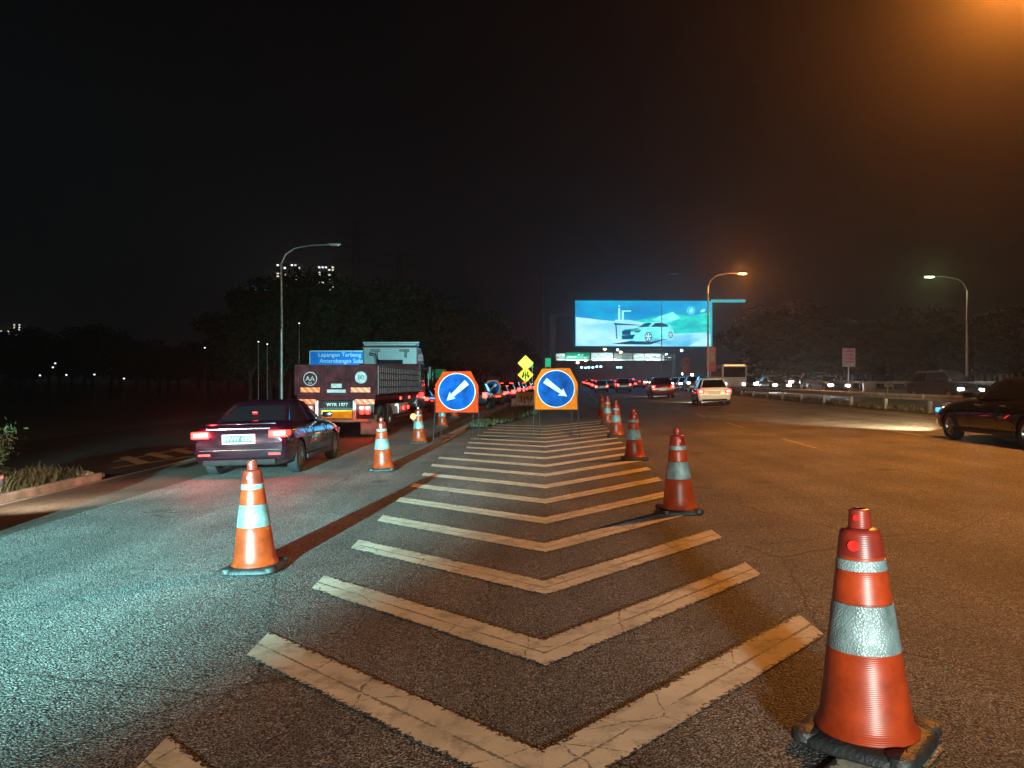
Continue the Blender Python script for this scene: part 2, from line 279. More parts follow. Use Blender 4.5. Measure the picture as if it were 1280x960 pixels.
M['s_pale'] = emit_noise('screen_pale_wall', (0.17, 0.50, 0.62), (0.42, 0.72, 0.78), 1.75, .15)
M['s_body'] = emit_noise('screen_car_paint', (0.03, 0.42, 0.46), (0.22, 0.80, 0.74), 1.75, .5)
# ------------------------------------------------------------------ mesh builder
class MB:
    def __init__(s): s.v = []; s.f = []; s.m = []; s.uv = None
    def add(s, vs, fs, mi=0, mtx=None):
        o = len(s.v)
        s.v += [tuple(mtx @ Vector(p)) if mtx is not None else tuple(p) for p in vs]
        s.f += [tuple(i+o for i in f) for f in fs]; s.m += [mi]*len(fs); return s
    def box(s, c, d, mi=0, rot=None, bev=0.0):
        x, y, z = (k/2 for k in d)
        m = Matrix.Translation(c)
        if rot is not None: m = m @ rot
        if bev > 0:
            b = bev; vs = []; n = 0
            bm = bmesh.new(); bmesh.ops.create_cube(bm, size=1, matrix=Matrix.Diagonal((d[0], d[1], d[2], 1)))
            bmesh.ops.bevel(bm, geom=bm.edges[:], offset=b, segments=2, affect='EDGES', profile=0.6)
            bm.verts.index_update()
            vs = [v.co.copy() for v in bm.verts]; fs = [tuple(v.index for v in f.verts) for f in bm.faces]; bm.free()
            return s.add(vs, fs, mi, m)
        vs = [(-x, -y, -z), (x, -y, -z), (x, y, -z), (-x, y, -z), (-x, -y, z), (x, -y, z), (x, y, z), (-x, y, z)]
        return s.add(vs, [(0, 3, 2, 1), (4, 5, 6, 7), (0, 1, 5, 4), (1, 2, 6, 5), (2, 3, 7, 6), (3, 0, 4, 7)], mi, m)
    def cyl(s, a, b, r0, r1=None, n=12, mi=0, caps=True):
        r1 = r0 if r1 is None else r1
        a = Vector(a); b = Vector(b); q = (b-a).to_track_quat('Z', 'Y').to_matrix(); L = (b-a).length
        vs = []
        for k in range(n):
            t = 2*PI*k/n; vs.append(a+q @ Vector((r0*math.cos(t), r0*math.sin(t), 0)))
        for k in range(n):
            t = 2*PI*k/n; vs.append(a+q @ Vector((r1*math.cos(t), r1*math.sin(t), L)))
        fs = [(k, (k+1) % n, n+(k+1) % n, n+k) for k in range(n)]
        if caps: fs += [tuple(range(n-1, -1, -1)), tuple(range(n, 2*n))]
        return s.add(vs, fs, mi)
    def tube(s, pts, r, n=8, mi=0):
        rs = r if isinstance(r, (list, tuple)) else [r]*len(pts)
        vs = []; P = [Vector(p) for p in pts]
        for i, p in enumerate(P):
            d = (P[min(i+1, len(P)-1)]-P[max(i-1, 0)]).normalized(); q = d.to_track_quat('Z', 'Y').to_matrix()
            for k in range(n):
                t = 2*PI*k/n; vs.append(p+q @ Vector((rs[i]*math.cos(t), rs[i]*math.sin(t), 0)))
        fs = []
        for i in range(len(P)-1):
            for k in range(n): fs.append((i*n+k, i*n+(k+1) % n, (i+1)*n+(k+1) % n, (i+1)*n+k))
        fs += [tuple(range(n-1, -1, -1)), tuple(range((len(P)-1)*n, len(P)*n))]
        return s.add(vs, fs, mi)
    def lathe(s, prof, n=32, mi=0, mtx=None, sq=0.0):
        vs = []; fs = []
        for r, z in prof:
            for k in range(n):
                t = 2*PI*k/n; vs.append((r*math.cos(t), r*math.sin(t), z))
        for i in range(len(prof)-1):
            for k in range(n): fs.append((i*n+k, i*n+(k+1) % n, (i+1)*n+(k+1) % n, (i+1)*n+k))
        return s.add(vs, fs, mi, mtx)
    def prism(s, poly, y0, y1, mi=0, mtx=None):
        """poly in the XZ plane, extruded from y0 (front) to y1 (back)"""
        n = len(poly)
        vs = [(x, y0, z) for x, z in poly]+[(x, y1, z) for x, z in poly]
        fs = [tuple(range(n)), tuple(range(2*n-1, n-1, -1))]+[(i, i+n, (i+1) % n+n, (i+1) % n) for i in range(n)]
        return s.add(vs, fs, mi, mtx)
    def build(s, name, mats, parent=None, smooth=False, kind=None):
        me = bpy.data.meshes.new(name); me.from_pydata(s.v, [], s.f)
        if not isinstance(mats, (list, tuple)): mats = [mats]
        for m in mats: me.materials.append(m)
        for p, mi in zip(me.polygons, s.m): p.material_index = mi
        bm = bmesh.new(); bm.from_mesh(me); bmesh.ops.recalc_face_normals(bm, faces=bm.faces[:]); bm.to_mesh(me); bm.free()
        if smooth:
            me.shade_smooth()
            me.set_sharp_from_angle(angle=math.radians(smooth if smooth > 1 else 38))
        o = bpy.data.objects.new(name, me); COL.objects.link(o)
        if parent is not None: o.parent = parent
        if kind: o['kind'] = kind
        return o
def thing(name, label, cat, loc=(0, 0, 0), rz=0, group=None):
    o = bpy.data.objects.new(name, None); COL.objects.link(o); o.location = loc; o.rotation_euler = (0, 0, rz); o.empty_display_size = 0.2
    o['label'] = label; o['category'] = cat
    if group: o['group'] = group
    return o
def tag(o, label, cat, group=None, kind=None):
    o['label'] = label; o['category'] = cat
    if group: o['group'] = group
    if kind: o['kind'] = kind
    return o
def copy_tree(o, parent=None):
    c = o.copy(); COL.objects.link(c)
    if parent is not None: c.parent = parent
    for ch in list(o.children): copy_tree(ch, c)
    return c
def dup(o, loc, rz, label=None, group=None):
    c = copy_tree(o); c.location = loc; c.rotation_euler = (0, 0, rz)
    if label: c['label'] = label
    if group: c['group'] = group
    return c
def text_mesh(name, txt, size, m, parent, loc, rot=(PI/2, 0, 0), ext=0.002, align='CENTER', xs=1.0):
    cu = bpy.data.curves.new(name, 'FONT'); cu.body = txt; cu.size = size; cu.extrude = ext; cu.align_x = align; cu.align_y = 'CENTER'
    t = bpy.data.objects.new('tmp', cu); COL.objects.link(t)
    bpy.context.view_layer.update()
    me = bpy.data.meshes.new_from_object(t.evaluated_get(bpy.context.evaluated_depsgraph_get()))
    bpy.data.objects.remove(t); me.name = name; me.materials.clear(); me.materials.append(m)
    o = bpy.data.objects.new(name, me); COL.objects.link(o); o.location = loc; o.rotation_euler = rot; o.scale = (xs, 1, 1)
    if parent is not None: o.parent = parent
    return o

# ------------------------------------------------------------------ SETTING: ground and roads
def sheet(name, cols, ds, m, off, kind='structure'):
    """cols: functions of d giving x; a strip of quads following the banked ground"""
    mb = MB(); n = len(cols)
    for d in ds:
        for c in cols:
            x = c(d) if callable(c) else c
            mb.v.append((x, d, gz(x)+off))
    for i in range(len(ds)-1):
        for k in range(n-1):
            mb.f.append((i*n+k, i*n+k+1, (i+1)*n+k+1, (i+1)*n+k)); mb.m.append(0)
    return mb.build(name, m, kind=kind)
sheet('ground', [-3000, -400, -40, -20, 0, 20, 40, 400, 3000], [-60, 0, 60, 200, 800, 3500], M['soil'], -0.05)
def clampcol(f): return f
sheet('road', [xLL, lambda d: xLL(d)*0.5+xL(d)*0.5, xL, lambda d: max(rl(1.5, d), xL(d)+0.01), lambda d: rl(6.5, d), lambda d: rl(12.6, d)], DS, M['asphalt'], 0.0)
sheet('shoulder', [lambda d: xLL(d)+0.02, lambda d: xLL(d)+1.85], DS[:16], M['shoulder'], 0.004)
sheet('opposite_road', [lambda d: rl(14.6, d), lambda d: rl(20.5, d), lambda d: rl(27.5, d)], DS[3:], M['asphalt_far'], 0.0)
sheet('side_road', [-17.5, lambda d: min(-9.0, xLL(d)-1.3)], [-12, 0, 16, 30, 60, 110, 200], M['dark_asphalt'], 0.0)
sheet('side_road_link', [lambda d: -9.02, lambda d: xLL(d)-0.02], [15.2, 17, 20, 25, 30, 34], M['dark_asphalt'], 0.002)

def stripe(name, p, q, wid, m, off, uvs=True):
    """painted arm from p to q (ground x,d), wid measured along y"""
    n = 14; me = bpy.data.meshes.new(name); vs = []; fs = []; uv = []
    L = math.hypot(q[0]-p[0], q[1]-p[1])
    for i in range(n+1):
        t = i/n; x = p[0]+(q[0]-p[0])*t; y = p[1]+(q[1]-p[1])*t
        for k in (0, 1):
            vs.append((x, y+wid*k, gz(x)+off)); uv.append((L*t, k))
    for i in range(n): fs.append((2*i, 2*i+2, 2*i+3, 2*i+1))
    return vs, fs, uv
def painted(name, arms, m, label, group):
    V = []; Fc = []; U = []
    for vs, fs, uv in arms:
        o = len(V); V += vs; U += uv; Fc += [tuple(i+o for i in f) for f in fs]
    me = bpy.data.meshes.new(name); me.from_pydata(V, [], Fc); me.materials.append(m)
    ul = me.uv_layers.new(name='UVMap')
    for l in me.loops: ul.data[l.index].uv = U[l.vertex_index]
    bm = bmesh.new(); bm.from_mesh(me)
    bmesh.ops.recalc_face_normals(bm, faces=bm.faces[:])
    for f in bm.faces:
        if f.normal.z < 0: f.normal_flip()
    bm.to_mesh(me); bm.free()
    o = bpy.data.objects.new(name, me); COL.objects.link(o); o['kind'] = 'structure'
    return o
k = 0
d0 = 1.44
while d0 < 27.5:
    ax = 0.045*d0; lim_l = -1.60 if d0 < 15 else min(-0.6, xL(d0+1.5)+0.75+0.03*(d0-15)); lim_r = 1.62+0.062*(d0+1.7)
    A = (ax, d0)
    Lq = (lim_l, d0+(ax-lim_l)*1.0); Rq = (lim_r, d0+(lim_r-ax)*1.0)
    painted('chevron_marking', [stripe('l', A, Lq, 0.43, M['paint'], 0.006), stripe('r', A, Rq, 0.43, M['paint'], 0.0075)], M['paint'], None, None)
    d0 += 1.41; k += 1
def line_strip(name, f, ds, wid, off=0.006):
    return sheet(name, [lambda d: f(d)-wid/2, lambda d: f(d)+wid/2], ds, M['line'], off)
line_strip('edge_line_marking', lambda d: rl(1.55, d), [30, 36, 45, 58, 75, 100, 140, 210, 300], 0.14)
line_strip('edge_line_marking', lambda d: rl(11.75, d), [2, 12, 24, 36, 58, 85, 140, 300], 0.15)
line_strip('edge_line_marking', lambda d: xLL(d)+0.12, [10, 14, 18, 24, 31, 45, 58], 0.10)
for c in (5.1, 8.4):
    d = 16.2 if c == 5.1 else 18.5
    while d < 160:
        line_strip('lane_dash_marking', lambda dd, c=c: rl(c, dd), [d, d+2.6], 0.11); d += 7.0
for a, b_ in (((138, 586), (240, 570.5)), ((140, 578), (235, 560))):
    p = gp(*a); q = gp(*b_)
    sheet('hatch_line_marking', [lambda d, p=p, q=q: p[0]+(q[0]-p[0])*(d-p[1])/(q[1]-p[1])-0.07, lambda d, p=p, q=q: p[0]+(q[0]-p[0])*(d-p[1])/(q[1]-p[1])+0.07], [p[1], q[1]], M['line'], 0.008)
for a, b_ in (((154, 572), (180, 580)), ((186, 567), (212, 573)), ((217, 562), (240, 567))):
    p = gp(*a); q = gp(*b_); m_ = MB()
    m_.add([(p[0], p[1]-0.25, gz(p[0])+0.011), (q[0], q[1]-0.25, gz(q[0])+0.011), (q[0], q[1]+0.3, gz(q[0])+0.011), (p[0], p[1]+0.3, gz(p[0])+0.011)], [(0, 1, 2, 3)])
    m_.build('hatch_bar_marking', M['line'], kind='structure')

def kerb(name, f, ds, wid, h, m, label, cat):
    mb = MB(); n = 5; pr = [(-wid/2, -0.05), (-wid/2, h*0.8), (-wid/2+0.03, h), (wid/2-0.03, h), (wid/2, h*0.8), (wid/2, -0.05)]
    for d in ds:
        for a, z in pr: x = f(d)+a; mb.v.append((x, d, gz(x)+z*min(1, (d-ds[0])/4+.08)))
    n = len(pr)
    for i in range(len(ds)-1):
        for k in range(n-1): mb.f.append((i*n+k, i*n+k+1, (i+1)*n+k+1, (i+1)*n+k)); mb.m.append(0)
    mb.f += [tuple(range(n)), tuple(range(len(mb.v)-n, len(mb.v)))]; mb.m += [0, 0]
    o = mb.build(name, m); return tag(o, label, cat)
fine = [20.6+1.6*i for i in range(30)]+[70, 80, 95, 115, 150, 200, 300]
kerb('median_kerb', lambda d: xL(d)+0.12, fine, 0.16, 0.13, M['kerb'], 'low concrete kerb curving along the edge of the grassy median', 'kerb')
kerb('island_kerb', lambda d: -7.95, [4, 8, 10, 12, 13.5, 14.6], 0.14, 0.10, M['kerb'], 'low pale kerb along the weedy roadside island', 'kerb')
# median soil + grass
def medr(d): return min(xL(d)+interp([(26, 0.3), (30, 1.4), (36, 2.2), (45, 2.9), (60, 3.2), (115, 3.5)], d), rl(1.2, d))
md = [26+2.2*i for i in range(16)]+[66, 75, 85, 100, 115, 150, 200, 300]
sheet('median_soil', [lambda d: xL(d)+0.2, lambda d: (xL(d)+medr(d))/2, medr], md, M['soil'], 0.07)
sheet('island_soil', [lambda d: -9.35+0.15*max(0, d-12), lambda d: -8.02], [4, 8, 11, 13, 14.4], M['soil'], 0.05)

def blades(mb, x, y, z, h, n, spread):
    for _ in range(n):
        a = random.uniform(0, 2*PI); rx = x+random.gauss(0, spread); ry = y+random.gauss(0, spread); hh = h*random.uniform(0.5, 1.2)
        lx = math.cos(a)*hh*0.5; ly = math.sin(a)*hh*0.5; wd = 0.012+hh*0.04; px = -math.sin(a)*wd; py = math.cos(a)*wd
        mb.add([(rx-px, ry-py, z), (rx+px, ry+py, z), (rx+lx*0.35+px*0.8, ry+ly*0.35+py*0.8, z+hh*0.6), (rx+lx*0.35-px*0.8, ry+ly*0.35-py*0.8, z+hh*0.6), (rx+lx, ry+ly, z+hh)], [(0, 1, 2, 3), (3, 2, 4)])
g = MB()
for _ in range(1500):
    d = 27+random.random()**1.5*60; a = xL(d)+0.3; b_ = medr(d)
    x = a+(b_-a)*random.random()
    blades(g, x, d, gz(x)+0.06, 0.14+0.10*random.random(), 4, 0.12)
o = g.build('median_grass', M['grass']); tag(o, 'short rough grass and weeds growing on the median', 'grass', kind='stuff')
g = MB()
for _ in range(950):
    d = random.uniform(8.5, 14.3); x = random.uniform(-9.2, -8.1)
    blades(g, x, d, gz(x)+0.04, 0.16+0.14*random.random(), 5, 0.08)
o = g.build('island_grass', M['grass']); tag(o, 'green tufted grass on the kerbed roadside island', 'grass', kind='stuff')
# pebbles & grit near the cone line
g = MB()
for _ in range(300):
    d = random.uniform(5.5, 13) if random.random() < 0.8 else random.uniform(4, 20); x = rl(1.72, d)+abs(random.gauss(0, 0.14))
    r = random.uniform(0.003, 0.009)
    g.lathe([(r*0.9, 0), (r, r*0.4), (r*0.5, r*0.9), (0.0001, r)], 5, 0, Matrix.Translation((x, d, gz(x)+0.002)))
o = g.build('road_grit', M['kerb']); tag(o, 'pale loose grit scattered on the asphalt beside the cones', 'grit', kind='stuff')

# ------------------------------------------------------------------ traffic cones
def make_cone():
    t = thing('traffic_cone', '', 'traffic cone')
    m = MB()   # shell (lathe) 1.0 m tall
    def rr(z): return 0.195-(z-0.05)*(0.195-0.083)/(0.90-0.05)
    pr = [(0.208, 0.045), (0.212, 0.06), (0.199, 0.085)]
    pr += [(rr(z), z) for z in (0.10, 0.2, 0.3, 0.395)]
    pr += [(rr(0.40)-0.004, 0.40), (rr(0.605)-0.004, 0.605), (rr(0.61), 0.61), (rr(0.70), 0.70), (rr(0.735), 0.735), (rr(0.74)-0.003, 0.74), (rr(0.79)-0.003, 0.79), (rr(0.80), 0.80)]
    m.lathe(pr, 48)
    m.build('cone_body', M['cone'], t, smooth=True)
    m = MB(); m.lathe([(rr(0.80)+0.0005, 0.80), (rr(0.895), 0.895), (0.078, 0.908), (0.070, 0.914), (0.050, 0.918), (0.047, 0.924), (0.043, 0.99), (0.040, 0.997), (0.030, 1.0), (0.028, 0.95)], 40)
    m.build('cone_cap', M['cone_cap'], t, smooth=50)
    for z0, z1 in ((0.402, 0.603), (0.742, 0.788)):
        m = MB(); m.lathe([(rr(z0)-0.003, z0), (rr(z0)+0.0015, z0+0.002), (rr(z1)+0.0015, z1-0.002), (rr(z1)-0.003, z1)], 48)
        m.build('reflective_band', M['band'], t, smooth=True)
    for z, r in ((0.85, 0.024), (0.965, 0.013)):
        m = MB(); rad = rr(z) if z < 0.88 else 0.0455
        m.cyl((0, -rad+0.006, z), (0, -rad-0.004, z+0.0006), r, r*0.96, 20)
        m.build('reflector', M['reflector_red'], t, smooth=True)
    # base: rounded square heavy rubber foot with raised corners
    m = MB(); n = 48
    def sqr(R, e, z):
        out = []
        for k in range(n):
            a = 2*PI*k/n; c, s_ = math.cos(a), math.sin(a)
            q = (abs(c)**e+abs(s_)**e)**(-1/e)*R; out.append((q*c, q*s_, z))
        return out
    rings = [sqr(0.250, 4, 0.0), sqr(0.258, 4, 0.012), sqr(0.254, 4, 0.035), sqr(0.238, 4, 0.05), sqr(0.22, 2.4, 0.056), sqr(0.17, 2, 0.058)]
    vs = [p for r_ in rings for p in r_]
    fs = [(i*n+k, i*n+(k+1) % n, (i+1)*n+(k+1) % n, (i+1)*n+k) for i in range(len(rings)-1) for k in range(n)]
    m.add(vs, fs)
    for sx in (-1, 1):
        for sy in (-1, 1): m.lathe([(0.06, 0.02), (0.055, 0.056), (0.035, 0.064), (0.0001, 0.066)], 16, 0, Matrix.Translation((sx*0.19, sy*0.19, 0)))
    m.build('cone_base', M['rubber'], t, smooth=True)
    return t
cone0 = make_cone()
cones = [((1083, 925), 'largest traffic cone, nearest to the viewer on the orange lit asphalt', 0.12, 1.0, (0.0, 0.0)),
         ((849, 640), 'orange cone at the right ends of the broad chevrons, second nearest of its row', 0.5, 1.0, (0.02, 0)),
         ((793, 575), 'third traffic cone counted from the viewer in the row beside the wide road', 0.2, 1.0, (0, 0.01)),
         ((771, 546), 'fourth traffic cone of the row beside the wide road', 0.9, 1.0, (0, 0)),
         ((760, 531), 'fifth traffic cone of the row beside the wide road, partly hidden', 0.4, 1.0, (0, 0.01)),
         ((753, 523), 'farthest traffic cone of the row beside the wide road', 0.1, 1.0, (0, 0)),
         ((319, 712), 'traffic cone lit cyan white standing alone in front of the dark sedan', 0.3, 0.97, (0.0, 0.0)),
         ((479, 588), 'traffic cone between the truck and the chevrons, second of its row', 0.7, 1.0, (0, -0.01)),
         ((524, 554), 'traffic cone with a round amber warning lamp clipped on it', 0.2, 1.0, (0, 0)),
         ((553, 534), 'traffic cone seen through the legs of the red orange arrow sign', 0.5, 1.0, (0, 0)),
         ((568, 522), 'small far cone just below the red orange arrow sign', 0.5, 1.0, (0, 0))]
for i, ((px, py), lab, rz, s, tilt) in enumerate(cones):
    x, y = gp(px, py)
    o = cone0 if i == 0 else copy_tree(cone0)
    o.location = (x, y, gz(x)+0.004); o.rotation_euler = (tilt[0], tilt[1]+(-math.atan(SL)), 0); o.scale = (s, s, s); o['label'] = lab
    o['group'] = 'traffic cones lining the chevron area'
    if i in (0,): o.rotation_euler[2] = -0.74
    if i == 8:
        m = MB(); m.cyl((-0.13, -0.06, 0.74), (-0.13, -0.12, 0.74), 0.085, 0.075, 20); l = m.build('warning_lamp', M['amber'], o, smooth=True)
        m = MB(); m.box((-0.11, -0.03, 0.66), (0.1, 0.06, 0.12), bev=0.01); m.build('battery_box', M['plastic'], l)

# ------------------------------------------------------------------ arrow boards on A-frames
def arrow_poly(cx, cz, L, ang, s=1.0):
    w0, w1, hw, hl = 0.050*s, 0.085*s, 0.125*s, 0.20*s     # shaft widths near head / at tail
    pts = [(-L/2, w1), (L/2-hl, w0), (L/2-hl*1.15, hw), (L/2, 0), (L/2-hl*1.15, -hw), (L/2-hl, -w0), (-L/2, -w1)]
    c, s_ = math.cos(ang), math.sin(ang)
    return [(cx+c*x-s_*z, cz+s_*x+c*z) for x, z in pts]
def arrow_sign(x, y, scale, board_m, flip, label, lean=0.0, rz=0.0, legs=True, tilt=0.0):
    t = thing('arrow_sign', label, 'road sign', (x, y, gz(x)+0.003), rz, 'arrow boards on the median nose')
    W = 1.24*scale; Hh = 1.16*scale; z0 = 0.80*scale
    w2 = W/2
    poly = [(-w2, z0), (w2, z0), (w2*0.98, z0+Hh*0.64), (w2*0.63, z0+Hh), (-w2*0.63, z0+Hh*0.985), (-w2*0.98, z0+Hh*0.66)]
    m = MB(); m.prism(poly, 0.0, 0.02); m.build('sign_board', board_m, t)
    cz = z0+Hh*0.50; R = Hh*0.435
    m = MB(); n = 56
    m.prism([((R+0.022*scale)*math.cos(2*PI*k/n), cz+(R+0.022*scale)*math.sin(2*PI*k/n)) for k in range(n)], -0.003, 0.0)
    m.build('white_ring', M['sign_white'], t)
    m = MB(); m.prism([(R*math.cos(2*PI*k/n), cz+R*math.sin(2*PI*k/n)) for k in range(n)], -0.006, -0.003); m.build('blue_disc', M['blue_plate'], t)
    ang = math.radians(-36) if not flip else math.radians(180+42)
    m = MB(); m.prism(arrow_poly(0.0, cz+(0.01), R*1.52, ang, scale), -0.009, -0.006); m.build('arrow', M['sign_white'], t)
    # frame of thin angle steel: front and rear legs, cross bars
    r = 0.011
    for sx in (-1, 1):
        m = MB(); m.cyl((sx*w2*0.93, 0.035, z0+Hh*0.6), (sx*w2*1.05, -0.22*scale, 0), r, r, 6); m.build('leg', M['dark_steel'], t)
        m = MB(); m.cyl((sx*w2*0.74, 0.05, z0+Hh*0.6), (sx*w2*0.74, 0.42*scale, 0), r, r, 6); m.build('leg', M['dark_steel'], t)
    for p_, q_ in (((-w2*1.05, -0.19*scale, 0.09), (w2*1.05, -0.19*scale, 0.09)), ((-w2*0.74, 0.40*scale, 0.14), (w2*0.74, 0.40*scale, 0.14)), ((-w2, 0.03, z0-0.015), (w2, 0.03, z0-0.015))):
        m = MB(); m.cyl(p_, q_, r*.85, None, 6); m.build('cross_bar', M['dark_steel'], t)
    return t
x, y = gp(571, 551); arrow_sign(x, y, 1.0, M['orange_plate'], True, 'red orange board with blue disc, white arrow pointing down to the truck lane', rz=0.05)
x, y = gp(695, 547.5); arrow_sign(x, y, 1.0, M['amber_plate'], False, 'amber orange board with blue disc, white arrow pointing down to the wide road', rz=-0.03)
arrow_sign((616-640)/950*52, 52, 0.92, M['amber_plate'], True, 'small distant arrow board beyond the cones in front of the red queue')

# yellow diamond marker signs on one post behind concrete block
x, y = (657-640)/950*47.5, 47.5
t = thing('marker_post', 'two yellow diamond signs stacked on one post behind the concrete block', 'road sign', (x, y, gz(x)))
m = MB(); m.cyl((0, 0.03, 0), (0, 0.03, 3.2), 0.035, None, 8); m.build('post', M['steel'], t)
def dia(cz, s): return [(0, cz-s), (s, cz), (0, cz+s), (-s, cz)]
for cz in (2.76, 2.13):
    pass
m = MB(); m.prism(dia(2.78, 0.50), -0.01, 0.0); b1 = m.build('dotted_diamond', M['sign_yellow'], t)
m = MB()
for i in (-1, 0, 1):
    for j in (-1, 0, 1):
        cx_ = (i-j)*0.145; cz_ = 2.78+(i+j)*0.145; m.prism([(cx_+0.055*math.cos(PI/4*k), cz_+0.055*math.sin(PI/4*k)) for k in range(8)], -0.016, -0.01)
m.build('red_dots', M['reflector_red'], b1)
m = MB(); m.prism(dia(2.05, 0.50)[::1], 0.004, 0.014); b2 = m.build('traffic_diamond', M['sign_yellow'], t)
m = MB()
def blk(p): m.prism(p, -0.003, 0.004)
blk([(-0.035, 1.80), (0.035, 1.80), (0.035, 2.02), (-0.035, 2.02)]); blk([(-0.09, 2.0), (0.09, 2.0), (0.0, 2.2)])
for sx in (-1, 1):
    blk([(sx*0.12, 1.98), (sx*0.20, 1.98), (sx*0.16, 2.2), (sx*0.06, 2.3)]); blk([(sx*0.07, 2.0), (sx*0.27, 2.0), (sx*0.17, 1.83)])
m.build('black_symbol', M['black'], b2)
for (px, py, w_, h_, d, lab) in ((663, 456, 7, 7, 120, 'tiny green sign behind the yellow diamonds'), (685, 453, 7, 11, 130, 'small green sign with white marks beside the dark gantry column'),
                             (551, 467, 14, 11, 90, 'green direction sign with white border beyond the cab'), (538, 468, 7, 12, 92, 'narrow green sign at the side of the truck cab')):
    X, Y, Z = pz(px, py, d); t = thing('direction_sign', lab, 'road sign', (X, Y, gz(X)))
    zz = Z-gz(X); ww = w_/F*d/2; hh = h_/F*d/2
    m = MB(); m.box((0, 0, zz), (ww*2, 0.06, hh*2)); pn = m.build('panel', M['sign_green'], t)
    m = MB(); m.box((-ww*0.7, 0.1, zz/2), (0.12, 0.1, zz)); m.box((ww*0.7, 0.1, zz/2), (0.12, 0.1, zz)); m.build('post', M['steel'], t)
    m = MB()
    for a, c, e, f in ((0, hh*0.92, ww*1.9, hh*0.07), (0, -hh*0.92, ww*1.9, hh*0.07), (-ww*0.93, 0, ww*0.07, hh*1.9), (ww*0.93, 0, ww*0.07, hh*1.9)): m.box((a, -0.04, zz+c), (e, 0.01, f))
    if w_ == 7:
        for q in (-0.4, 0.0, 0.4): m.box((-ww*0.2, -0.04, zz+q*hh), (ww*0.5, 0.01, hh*0.25))
    m.build('white_border', M['sign_white'], pn)

# concrete block with worn marks
X, Y = (657-640)/950*46, 46
t = thing('concrete_block', 'weathered concrete block with dark scrawls on the median beneath the yellow diamonds', 'concrete block', (X, Y, gz(X)+0.07))
m = MB(); m.box((0, 0, 0.46), (1.15, 0.6, 0.92), bev=0.035); m.box((-0.72, 0.1, 0.26), (0.28, 0.4, 0.52), bev=0.03); bb = m.build('block', M['concrete'], t, smooth=True)
m = MB()
for a, b_, c, e in ((-0.25, 0.5, 0.05, 0.4), (-0.08, 0.45, 0.05, 0.3), (0.06, 0.62, 0.22, 0.05), (0.15, 0.42, 0.05, 0.42), (0.32, 0.5, 0.05, 0.35), (-0.05, 0.3, 0.16, 0.05)): m.box((a, -0.302, b_), (c, 0.004, e), rot=Matrix.Rotation(random.uniform(-.25, .25), 4, 'Y'))
m.build('painted_marks', M['black'], bb)

# ------------------------------------------------------------------ cars
def apply_bool(o, cutters):
    for c in cutters:
        md_ = o.modifiers.new('b', 'BOOLEAN'); md_.object = c; md_.operation = 'DIFFERENCE'; md_.solver = 'EXACT'
    bpy.context.view_layer.update()
    me = bpy.data.meshes.new_from_object(o.evaluated_get(bpy.context.evaluated_depsgraph_get()))
    o.modifiers.clear(); o.data = me; me.name = o.name
    me.shade_smooth(); me.set_sharp_from_angle(angle=math.radians(35))
    for c in cutters: bpy.data.objects.remove(c)
CARS = {
 'sedan': dict(L=4.4, W=1.76, H=1.40, belt=0.93, st=[(0, .40, .80, .78), (.012, .30, .92, .84), (.05, .22, 1.0, .875), (.2, .2, 1.02, .88), (.4, .19, .97, .88), (.7, .19, .93, .88), (.82, .2, .87, .875), (.93, .22, .77, .85), (.985, .27, .66, .78), (1, .34, .56, .72)], g=(.12, .67, .28, .52), wh=.31, wb=(.195, .81)),
 'hatch': dict(L=3.9, W=1.68, H=1.52, belt=0.95, st=[(0, .40, .82, .76), (.012, .30, .96, .81), (.04, .22, 1.0, .835), (.2, .2, 1.0, .84), (.4, .19, .98, .84), (.7, .19, .94, .84), (.84, .2, .87, .835), (.94, .22, .77, .81), (.985, .27, .66, .75), (1, .34, .56, .70)], g=(.02, .78, .12, .58), wh=.29, wb=(.17, .82)),
 'suv': dict(L=4.5, W=1.84, H=1.68, belt=1.08, st=[(0, .42, .95, .84), (.012, .34, 1.08, .89), (.04, .28, 1.12, .915), (.2, .26, 1.12, .92), (.4, .25, 1.10, .92), (.7, .25, 1.07, .92), (.84, .26, 1.0, .91), (.94, .28, .90, .88), (.985, .32, .78, .82), (1, .40, .66, .76)], g=(.02, .77, .11, .60), wh=.35, wb=(.18, .81)),
 'van': dict(L=4.6, W=1.80, H=1.86, belt=1.15, st=[(0, .42, 1.0, .84), (.012, .32, 1.14, .87), (.04, .24, 1.18, .895), (.2, .22, 1.18, .90), (.4, .21, 1.15, .90), (.8, .21, 1.08, .90), (.9, .22, .98, .89), (.96, .25, .86, .86), (.99, .30, .72, .80), (1, .36, .60, .74)], g=(.01, .90, .05, .68), wh=.32, wb=(.17, .83)),
}
